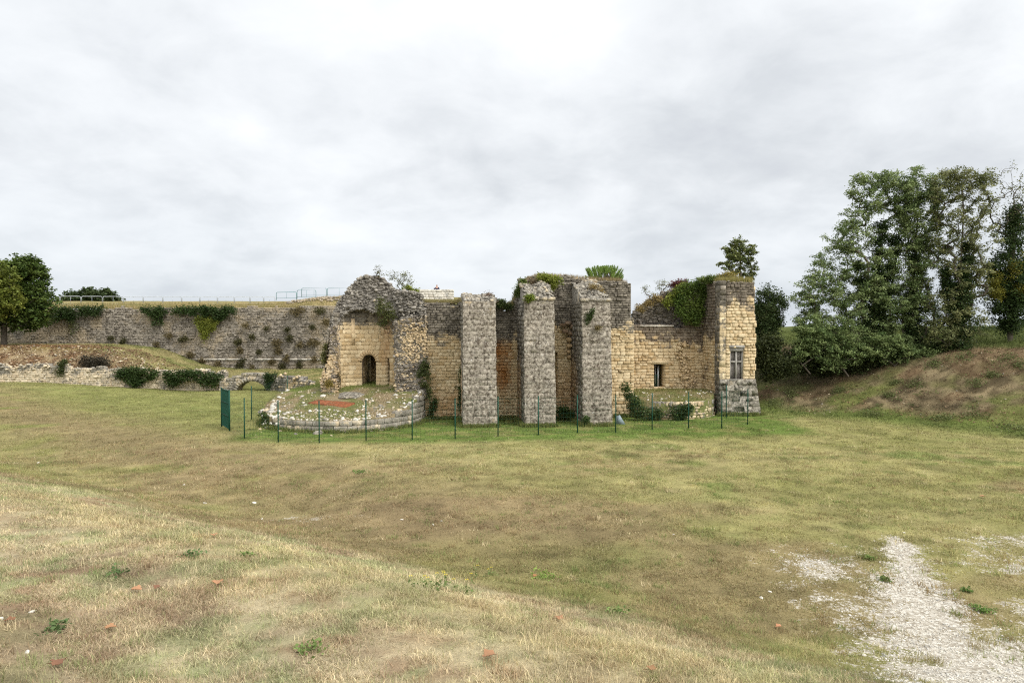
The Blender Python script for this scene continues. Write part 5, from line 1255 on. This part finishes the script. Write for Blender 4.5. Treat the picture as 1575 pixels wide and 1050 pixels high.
def fallen(px_, py_, s_, label, c=(.46, .25, .135)):
    p = hit(px_, py_); n = 22; a0 = rng.uniform(0, 6.28); V = [(0, 0, .02)]
    for k in range(n):
        a = 2*math.pi*k/n; r = s_*.5*(.62 + .38*abs(math.cos(2.5*a)))*(1.15 if k % 2 else .95); V.append((r*math.cos(a+a0), r*math.sin(a+a0), .02 + .22*r*math.sin(a*2+1) + .15*r))
    V = np.array(V); mb = MB(); mb.add(np.concatenate([V, V+[0, 0, .004]])+p+[0, 0, .035], t=[(0, (k+1) % n+1, k+1) for k in range(n)] + [(n+1, n+2+k, n+2+(k+1) % n) for k in range(n)], c=(*(np.array(c)*rng.uniform(.8, 1.2)), 1))
    mb.tube([p+[0, 0, .05], p+np.array([s_*.8*math.cos(a0), s_*.8*math.sin(a0), .04])], .003, 4, (.25, .12, .06, 1)); tag(mb.build('fallen_leaf', M_leaf, org=p), label, 'leaf', 'fallen leaves on the grass')
for q in [(335, 900, .15, 'pale orange fallen leaf on the mound, near the middle weed'), (209, 912, .15, 'orange fallen leaf on the mound, left of the pale one'), (243, 910, .12, 'dark red-brown fallen leaf beside the orange one', (.22, .11, .065)), (329, 826, .13, 'faded orange leaf close to the mound crest'), (753, 1016, .16, 'bright orange curled leaf near the bottom edge'), (860, 956, .13, 'orange leaf standing on the mound shoulder'), (1001, 1036, .11, 'small orange leaf at the bottom edge, right of centre', (.42, .24, .12)), (824, 889, .12, 'brown leaf on the bright green hollow patch', (.34, .17, .07)), (1511, 766, .16, 'lone orange leaf far out on the right of the field'), (1198, 967, .12, 'orange leaf left of the gravel', (.45, .22, .12)), (90, 1028, .14, 'dark red leaf at the bottom left', (.24, .12, .07)), (15, 962, .11, 'red leaf scrap beside the left white stone', (.30, .15, .08)), (170, 973, .12, 'tan leaf low on the mound', (.45, .25, .13))]:
    fallen(*q[:4], *q[4:])
for (a, b, s_, lab) in [(50, 942, .055, 'white stone lying on the mound at the left'), (3, 953, .05, 'white stone at the extreme left edge'), (42, 1004, .05, 'white stone low on the mound at the left'), (315, 774, .09, 'white stone in the brown hollow, left one'), (391, 774, .11, 'whitest stone in the bare patch of the brown hollow'), (283, 746, .07, 'pale stone out in the hollow, upper left'), (403, 798, .06, 'small white stone near the crest of the mound'), (60, 712, .09, 'pale stone far left on the field'), (618, 800, .06, 'white pebble in the hollow, left of the pair'), (666, 807, .07, 'white pebble in the hollow, middle of three'), (679, 802, .06, 'white pebble in the hollow, right of three'), (1171, 920, .07, 'white stone left of the gravel, larger of a pair'), (1184, 911, .06, 'white stone left of the gravel, upper of a pair'), (1307, 947, .07, 'white stone on the left border of the gravel'), (1329, 1010, .06, 'white stone low on the left border of the gravel'), (1222, 925, .05, 'small white pebble between the gravel and the stone pair'), (1391, 820, .06, 'white pebble above the top of the gravel strip'), (1036, 822, .05, 'tiny white pebble in the middle of the field')]:
    p = hit(a, b); put_stone('white_stone', p+np.array([0, 0, .01]), s_*.72, lab, 'white stones scattered on the grass', int(rng.integers(7)))
# gravel pebbles
def multi_stone(n, xs, ys, sizes, cols, zf=terr):
    vs, f = ICO_S[0]; vs, f = None, None
    mb = MB(); bm = bmesh.new(); bmesh.ops.create_icosphere(bm, subdivisions=1, radius=1); bv = np.array([v.co[:] for v in bm.verts]); bf = np.array([[v.index for v in q.verts] for q in bm.faces]); bm.free()
    k = len(bv); sc3 = sizes[:, None, None]*rng.uniform(.55, 1.3, (n, 1, 3))*np.array([1, 1, .6]); an = rng.uniform(0, 6.28, n); ca, sa = np.cos(an), np.sin(an)
    V = bv[None]*sc3*rng.uniform(.8, 1.2, (n, k, 1)); Xr = V[..., 0]*ca[:, None]-V[..., 1]*sa[:, None]; Yr = V[..., 0]*sa[:, None]+V[..., 1]*ca[:, None]
    V = np.stack([Xr+xs[:, None], Yr+ys[:, None], V[..., 2]+(zf(xs, ys)+sizes*.15)[:, None]], -1)
    T = (bf[None]+(np.arange(n)*k)[:, None, None]).reshape(-1, 3); mb.add(V.reshape(-1, 3), t=T, c=np.repeat(cols, k, 0)); return mb
N0 = 110000; yy = 9.0+9.5*rng.random(N0)**1.3; xx = rng.uniform(3.5, 14.5, N0); gm_ = gravel(xx, yy)
keep = (rng.random(N0) < np.clip((gm_-.22)*1.5, 0, 1)*.6*sst(.3, .6, fbm(xx*2.5, yy*2.5, 402))) & (xx < .77*yy+.3); xx, yy = xx[keep][:15000], yy[keep][:15000]; n = len(xx)
cols = np.concatenate([rng.random((n, 1))*.9, rng.random((n, 1))*.6, np.zeros((n, 1)), np.ones((n, 1))], 1)
gv = multi_stone(n, xx, yy, .006+.022*rng.random(n)**3, cols).build('gravel', M_white); gv['kind'] = 'stuff'

# weeds on the right bank
for i, (a, b, r, lab) in enumerate([(1437, 563, .35, 'bright green weed on the brown bank, below the thin-leaved acacia'), (1378, 590, .35, 'green weed patch low on the brown bank under the broad acacia'), (1408, 594, .4, 'dark green weed on the bank, right of the low patch'), (1527, 578, .35, 'light green weed on the bank below the ivy-clad tree'), (1502, 592, .45, 'light green weed patch halfway down the right bank'), (1368, 610, .3, 'dark weed near the foot of the brown bank'), (1568, 565, .4, 'green weed at the right edge of the bank'), (1290, 603, .4, 'weed on the bank slope right of the tower thicket'), (1220, 608, .5, 'green weeds on the bank foot beside the tower'), (1195, 622, .6, 'fresh green weeds by the tower plinth'), (1500, 642, .5, 'dark weed low on the right bank'), (1450, 645, .5, 'weed at the grass edge below the brown bank'), (1560, 660, .6, 'dark green strip of weeds at the foot of the right bank'), (1340, 640, .5, 'weed at the foot of the bank, centre right'), (1480, 552, .6, 'weeds on the bank shoulder at the acacia foot'), (1545, 555, .6, 'weeds on the bank shoulder under the ivy-clad tree')]):
    p = hit(a, b, 25); m_ = 46; mb = MB(); T = p + rng.normal(0, 1, (m_, 3))*np.array([r*.6, r*.6, .05]) + [0, 0, .08]; T[:, 2] = terr(T[:, 0], T[:, 1]) + .05 + .15*rng.random(m_)
    leafcloud(mb, T, .12, 9, .085, (.075, .10, .032), (.17, .19, .07), .7, .4); tag(mb.build('bank_weed', M_leaf, org=p), lab, 'weed', 'weeds on the right bank')

# ------------------------------------------------------------------ grass
def blades(xs, ys, zs, h, wd, lean, cols, tri=False):
    n = len(xs); a = rng.uniform(0, 2*math.pi, n); b = rng.uniform(0, 2*math.pi, n)
    base = np.stack([xs, ys, zs], 1); side_ = np.stack([np.cos(a), np.sin(a), np.zeros(n)], 1)*wd[:, None]
    dirh = np.stack([np.cos(b), np.sin(b), np.zeros(n)], 1); up = np.array([0, 0, 1.])
    ca, sa = np.cos(lean)[:, None], np.sin(lean)[:, None]; tip = base + h[:, None]*(dirh*sa+up*ca)
    C = np.concatenate([cols, np.ones((n, 1))], 1); mb = MB()
    if tri:
        V = np.stack([base-side_, base+side_, tip], 1).reshape(-1, 3); k = np.arange(n)*3; mb.add(V, t=np.stack([k, k+1, k+2], 1), c=np.repeat(C, 3, 0))
    else:
        mid = base + h[:, None]*.55*(dirh*sa*.65+up*ca*1.15); V = np.stack([base-side_, base+side_, mid+side_*.8, mid-side_*.8, tip], 1).reshape(-1, 3); k = np.arange(n)*5
        mb.add(V, np.stack([k, k+1, k+2, k+3], 1), np.stack([k+3, k+2, k+4], 1), np.repeat(C, 5, 0))
    return mb
def grass_band(d0, d1, n, hr, wr, lr, tri, gain=1.3, name='grass'):
    u_ = rng.random(n); y = np.sqrt(d0*d0 + (d1*d1-d0*d0)*u_); x = (rng.random(n)*2-1)*(.765*y+.6)
    g_ = gravel(x, y); dens = .18+.82*sst(.38, .6, fbm(x*1.9, y*1.9, 201)); keep = (rng.random(n) < dens) & (rng.random(n) > g_*1.35)
    s = crest_s(x, y)
    keep &= ~((bank_t(x, y) > -.2) & (x > 14.6) & (rng.random(n) < .55))
    keep &= ~(np.hypot(x-PC[0], y-PC[1]) < PR+.1) & ~((y > 40.6) & (x > -5) & (x < 15.2)) & ~((np.abs(x) < 8.2) & (y > 37.3) & (x > -4) & (np.abs(((x+2.6)-.1*(y-37.5)) % 3.3) < 1.9) & (x < 6))
    keep &= ~(((x-QC[0])/(QX+.1))**2 + ((y-QC[1])/(QY+.1))**2 < 1) & (y < yb(x)-.2)
    x, y, s = x[keep], y[keep], s[keep]; m = len(x); z = terr(x, y)
    hf = .55+.9*fbm(x*.9, y*.9, 211); hf = hf*(1+.45*np.exp(-((s-.4)/1.2)**2)*(s < 4)*(y < 22)*fbm(x*1.4, y*1.4, 5)*2)
    h = rng.uniform(*hr, m)*hf; wd = rng.uniform(*wr, m); lean = np.clip(rng.normal(*lr, m), 0, 1.45)
    c = gcol(x, y); t_ = rng.random(m)[:, None]; md0 = sst(4, .5, s)[:, None]; v = 1 + (rng.random((m, 1))-.45)*(.42+.36*md0)
    c = c*v*gain; straw = np.array((.54, .46, .30)); grn = np.array((.17, .205, .075)); brn = np.array((.22, .15, .09))
    md = sst(3, .5, s)[:, None]
    c = np.where((t_ > .5) & (t_ < .62), c*.5+brn*.5, c)
    c = np.where(t_ < .05+.19*md, c*.4+straw*.6*rng.uniform(.7, 1.1, (m, 1)), c); c = np.where(t_ > .86, c*.45+grn*.55*gain, c)
    o = blades(x, y, z, h, wd, lean, c, tri).build(name, M_grass); o['kind'] = 'stuff'; return o
grass_band(5.5, 10.5, 190000, (.035, .095), (.0025, .0055), (1.05, .38), False)
grass_band(10.5, 17, 190000, (.035, .085), (.004, .008), (1.0, .4), False)
grass_band(17, 30, 200000, (.04, .09), (.008, .016), (.9, .4), True)
grass_band(30, 60, 260000, (.045, .10), (.014, .028), (.7, .4), True)
def tufts(n, d0, d1, per, hr, wd, tri):
    y = np.sqrt(d0*d0 + (d1*d1-d0*d0)*rng.random(n)); x = (rng.random(n)*2-1)*(.765*y+.5)
    keep = (gravel(x, y) < .8) & (fbm(x*.5, y*.5, 221) > .40) & ~((bank_t(x, y) > 0) & (x > 14.6)) & (y < 31); x, y = x[keep], y[keep]; m = len(x)
    r = rng.uniform(.03, .12, m)*(1+.03*y); X_ = np.repeat(x, per) + rng.normal(0, 1, m*per)*np.repeat(r, per); Y_ = np.repeat(y, per) + rng.normal(0, 1, m*per)*np.repeat(r, per)
    kind = rng.random(m); base = gcol(x, y)
    tc_ = np.where((kind < .35)[:, None], base*.5+np.array((.10, .15, .045))*.8, np.where((kind < np.where(crest_s(x, y) < 2.5, .6, .42))[:, None], base*.4+np.array((.55, .47, .30))*.7, np.where((kind < .75)[:, None], base*.5+np.array((.12, .08, .045)), base*1.15)))
    c = np.repeat(tc_, per, 0)*rng.uniform(.7, 1.35, (m*per, 1)); h = np.repeat(rng.uniform(*hr, m), per)*rng.uniform(.5, 1.1, m*per)
    o = blades(X_, Y_, terr(X_, Y_), h, np.full(m*per, wd)*rng.uniform(.7, 1.3, m*per), np.abs(rng.normal(.55, .35, m*per)), c*1.2, tri).build('grass', M_grass); o['kind'] = 'stuff'
tufts(1300, 5.5, 12, 40, (.06, .15), .003, False)
tufts(2600, 12, 31, 26, (.07, .17), .008, True)
# long dry grass on wall tops and on the rampart edge
def tall(xs, ys, zs, h, c1, c2, wd=.012, lean=.35):
    n = len(xs); return blades(xs, ys, zs, rng.uniform(.5, 1.1, n)*h, np.full(n, wd), np.abs(rng.normal(0, lean, n)), lerp(c1, c2, rng.random(n)), True)
n = 16000; xs = rng.uniform(-58, -8, n); ys = 72.3 + 5*rng.random(n)**2
o = tall(xs, ys, ramp_z(xs, ys)-.02, .35, (.20, .19, .07), (.40, .31, .16), .03).build('grass', M_grass); o['kind'] = 'stuff'
n = 5200; us = rng.uniform(U(648), U(708), n); ws = rng.uniform(-1.1, -.1, n); pos = np.array([L(a, b, float(wt(a))+.02) for a, b in zip(us, ws)])
tag(tall(pos[:, 0], pos[:, 1], pos[:, 2], .30, (.19, .19, .07), (.40, .32, .17), .012).build('dry_grass', M_grass, org=pos[0]), 'long dry grass along the wall top left of the first buttress', 'grass')
n = 3000; us = rng.uniform(U(765), U(795), n); ws = rng.uniform(-1.1, -.1, n); pos = np.array([L(a, b, float(wt(a))-.02) for a, b in zip(us, ws)])
tag(tall(pos[:, 0], pos[:, 1], pos[:, 2], .45, (.15, .16, .06), (.36, .28, .14), .012).build('dry_grass', M_grass, org=pos[0]), 'dry grass on the low wall top between first and second buttress', 'grass')
n = 2600; us = rng.uniform(U(800), U(966), n); ws = rng.uniform(-1.1, -.05, n); pos = np.array([L(a, b, float(wt(a))+.02) for a, b in zip(us, ws)])
tag(tall(pos[:, 0], pos[:, 1], pos[:, 2], .28, (.17, .14, .07), (.36, .28, .15), .01).build('dry_grass', M_grass, org=pos[0]), 'sparse dry grass on the highest wall top by the pine', 'grass')
n = 5000; f = rng.random(n); us = tu0+.05+f*(tu1-tu0-.2); ws = WT-rng.uniform(0, 2.2, n); pos = np.array([L(a, b, tz1+.02) for a, b in zip(us, ws)])
tag(tall(pos[:, 0], pos[:, 1], pos[:, 2], .4, (.19, .19, .06), (.40, .33, .13), .011).build('dry_grass', M_grass, org=pos[0]), 'dry yellow grass on top of the corner tower', 'grass')
n = 9000; r = PR*np.sqrt(rng.random(n)); a = rng.uniform(0, 6.283, n); xs = PC[0]+r*np.cos(a); ys = PC[1]+r*np.sin(a); kp = (np.hypot(xs-c0[0], ys-c0[1]) > .85) & (fbm(xs*1.3, ys*1.3, 9) > .42); xs, ys = xs[kp], ys[kp]
o = blades(xs, ys, plat_z(xs, ys), rng.uniform(.05, .16, len(xs)), np.full(len(xs), .016), np.abs(rng.normal(.5, .4, len(xs))), platc(xs, ys)*1.5*rng.uniform(.7, 1.4, (len(xs), 1)), True).build('grass', M_grass); o['kind'] = 'stuff'
n = 5000; xs = rng.uniform(QC[0]-QX, QC[0]+QX, n); ys = rng.uniform(QC[1]-QY, 44.5, n); kp = ((xs-QC[0])/QX)**2 + (np.minimum(ys-QC[1], 0)/QY)**2 < .98; xs, ys = xs[kp], ys[kp]
o = blades(xs, ys, q_z(xs, ys), rng.uniform(.05, .17, len(xs)), np.full(len(xs), .016), np.abs(rng.normal(.5, .4, len(xs))), lerp((.13, .16, .04), (.33, .27, .12), rng.random(len(xs))), True).build('grass', M_grass); o['kind'] = 'stuff'
n = 1500; r = PR*.97*np.sqrt(rng.random(n)); a = rng.uniform(0, 6.283, n); xs = PC[0]+r*np.cos(a); ys = PC[1]+r*np.sin(a); kp = (np.hypot(xs-c0[0], ys-c0[1]) > .9) & (ys < PC[1]+1.2) & (rng.random(n) < .4+.6*sst(PC[1]+.5, PC[1]-2, ys)) & ~((np.abs(xs-q4.mean(0)[0] if isinstance(q4, np.ndarray) else xs-np.mean([p[0] for p in q4])) < 1.4) & (np.abs(ys-np.mean([p[1] for p in q4])) < .9)); xs, ys = xs[kp], ys[kp]; n = len(xs)
cols = np.concatenate([rng.random((n, 1)), rng.random((n, 1))*.9, np.zeros((n, 1)), np.ones((n, 1))], 1); o = multi_stone(n, xs, ys, .025+.06*rng.random(n)**2, cols, plat_z).build('rubble_debris', M_cream); o['kind'] = 'stuff'
# weeds and long grass at the wall feet
foot = []
for (a_, wa, b_, wb, cnt) in [(U(655), .12, U(708), .12, 60), (U(766), .15, U(800), .15, 60), (U(857), .15, U(893), .15, 60), (U(944), .12, U(975), .12, 40), (tu0-.1, WT+.35, tu1+.2, WT+.35, 90), (tu1+.35, WT+.2, tu1+.4, WT-2.5, 60)] + [(U(l, WB)-.05, WB+.1, U(r_, WB)+.05, WB+.1, 60) for l, r_ in ((712.5, 764.5), (807.5, 855.5), (897.5, 942.5))] + [(U(l, WB)-.1, WB, U(l, WB)-.1, .2, 50) for l in (712.5, 807.5, 897.5)]:
    f = rng.random(cnt); foot += [L(a_+(b_-a_)*q, wa+(wb-wa)*q+rng.normal(0, .05), 0) for q in f]
for a in rng.uniform(math.pi*.95, math.pi*2.1, 190): foot.append(np.array([PC[0]+(PR+.12)*math.cos(a), PC[1]+(PR+.12)*math.sin(a), 0]))
foot = np.array(foot); foot[:, 2] = terr(foot[:, 0], foot[:, 1])+.05; sel = fbm(foot[:, 0]*1.1, foot[:, 1]*1.1, 601) > .44
mb = MB(); leafcloud(mb, foot[sel], .09, 16, .085, (.05, .09, .02), (.15, .20, .055), .8, .3); o = mb.build('undergrowth', M_leaf); o['kind'] = 'stuff'
ff = np.repeat(foot, 30, 0)+rng.normal(0, .12, (len(foot)*30, 3))*np.array([1, 1, 0]); ff[:, 2] = terr(ff[:, 0], ff[:, 1]); m = len(ff)
o = blades(ff[:, 0], ff[:, 1], ff[:, 2], rng.uniform(.10, .32, m), np.full(m, .012), np.abs(rng.normal(.3, .3, m)), lerp((.09, .14, .03), (.26, .25, .09), rng.random(m)), True).build('grass', M_grass); o['kind'] = 'stuff'
# terrace and bank grass
n = 60000; xs = rng.uniform(-56, -12, n); ys = rng.uniform(48, 72, n); kp = (ys > yb(xs)+.5); xs, ys = xs[kp], ys[kp]
o = blades(xs, ys, terr(xs, ys), rng.uniform(.06, .2, len(xs)), rng.uniform(.018, .034, len(xs)), np.abs(rng.normal(.5, .4, len(xs))), gcol(xs, ys)*1.3*rng.uniform(.7, 1.4, (len(xs), 1)), True).build('grass', M_grass); o['kind'] = 'stuff'
n = 120000; xs = rng.uniform(14.8, 48, n); ys = rng.uniform(22, 62, n); tt = bank_t(xs, ys); kp = (tt > -.3) & (tt < 24) & (xs < .8*ys) & (rng.random(n) < np.interp(tt, [0, 3, 9, 11.5, 14, 24], [1, .55, .4, .7, 1, .8])); xs, ys = xs[kp], ys[kp]; tt = tt[kp]
o = blades(xs, ys, terr(xs, ys), rng.uniform(.05, .16, len(xs))*np.interp(tt, [0, 10, 13, 24], [1, 1, 2.0, 2.2]), rng.uniform(.014, .03, len(xs)), np.abs(rng.normal(.6, .4, len(xs))), gcol(xs, ys)*1.35*rng.uniform(.65, 1.45, (len(xs), 1)), True).build('grass', M_grass); o['kind'] = 'stuff'
# leaf litter and stones on the bank
n = 16000; xs = rng.uniform(15, 46, n); ys = rng.uniform(24, 58, n); tt = bank_t(xs, ys); kp = (tt > 1.5) & (tt < 12) & (fbm(xs*.7, ys*.7, 131) > .42); xs, ys = xs[kp], ys[kp]; mb = MB()
leafcloud(mb, np.stack([xs, ys, terr(xs, ys)+.02], 1), .05, 2, .10, (.13, .065, .035), (.34, .23, .14), .2, .8); o = mb.build('leaf_litter', M_leaf); o['kind'] = 'stuff'
n = 9000; xs = rng.uniform(-56, -31, n); ys = 60.6+7*rng.random(n); kp = (fbm(xs*.8, ys*.8, 511) > .45) & (rng.random(n) < sst(-31, -40, xs)*.8+.2); xs, ys = xs[kp], ys[kp]; mb = MB()
leafcloud(mb, np.stack([xs, ys, terr(xs, ys)+.04], 1), .07, 2, .16, (.12, .062, .035), (.33, .22, .13), .3, .7); o = mb.build('leaf_litter', M_leaf); o['kind'] = 'stuff'
n = 700; xs = rng.uniform(-56, -33, n); ys = 60.6+4.5*rng.random(n); cols = np.concatenate([rng.random((n, 1)), rng.random((n, 1))*.7, np.zeros((n, 1)), np.ones((n, 1))], 1); o = multi_stone(n, xs, ys, .04+.10*rng.random(n)**2, cols).build('rubble_debris', M_cream); o['kind'] = 'stuff'
n = 1500; xs = rng.uniform(16, 44, n); ys = rng.uniform(26, 54, n); tt = bank_t(xs, ys); kp = (tt > 1) & (tt < 12) & (fbm(xs*.6, ys*.6, 521) > .46); xs, ys = xs[kp], ys[kp]; n = len(xs); cols = np.concatenate([rng.random((n, 1)), rng.random((n, 1))*.9, np.zeros((n, 1)), np.ones((n, 1))], 1)
o = multi_stone(n, xs, ys, .015+.07*rng.random(n)**3, cols).build('gravel', M_cream); o['kind'] = 'stuff'
n = 4200; xs = rng.uniform(15, 46, n); ys = rng.uniform(24, 58, n); tt = bank_t(xs, ys); pr = np.interp(tt, [0, 2, 5, 9, 11, 14], [.9, .7, .3, .3, .7, .9])*sst(.42, .6, fbm(xs*.6, ys*.6, 301)); kp = (tt > .2) & (tt < 15) & (rng.random(n) < pr); xs, ys = xs[kp], ys[kp]; mb = MB()
leafcloud(mb, np.stack([xs, ys, terr(xs, ys)+.06], 1), .13, 16, .08, (.06, .10, .025), (.16, .20, .06), .35, .5); o = mb.build('undergrowth', M_leaf); o['kind'] = 'stuff'
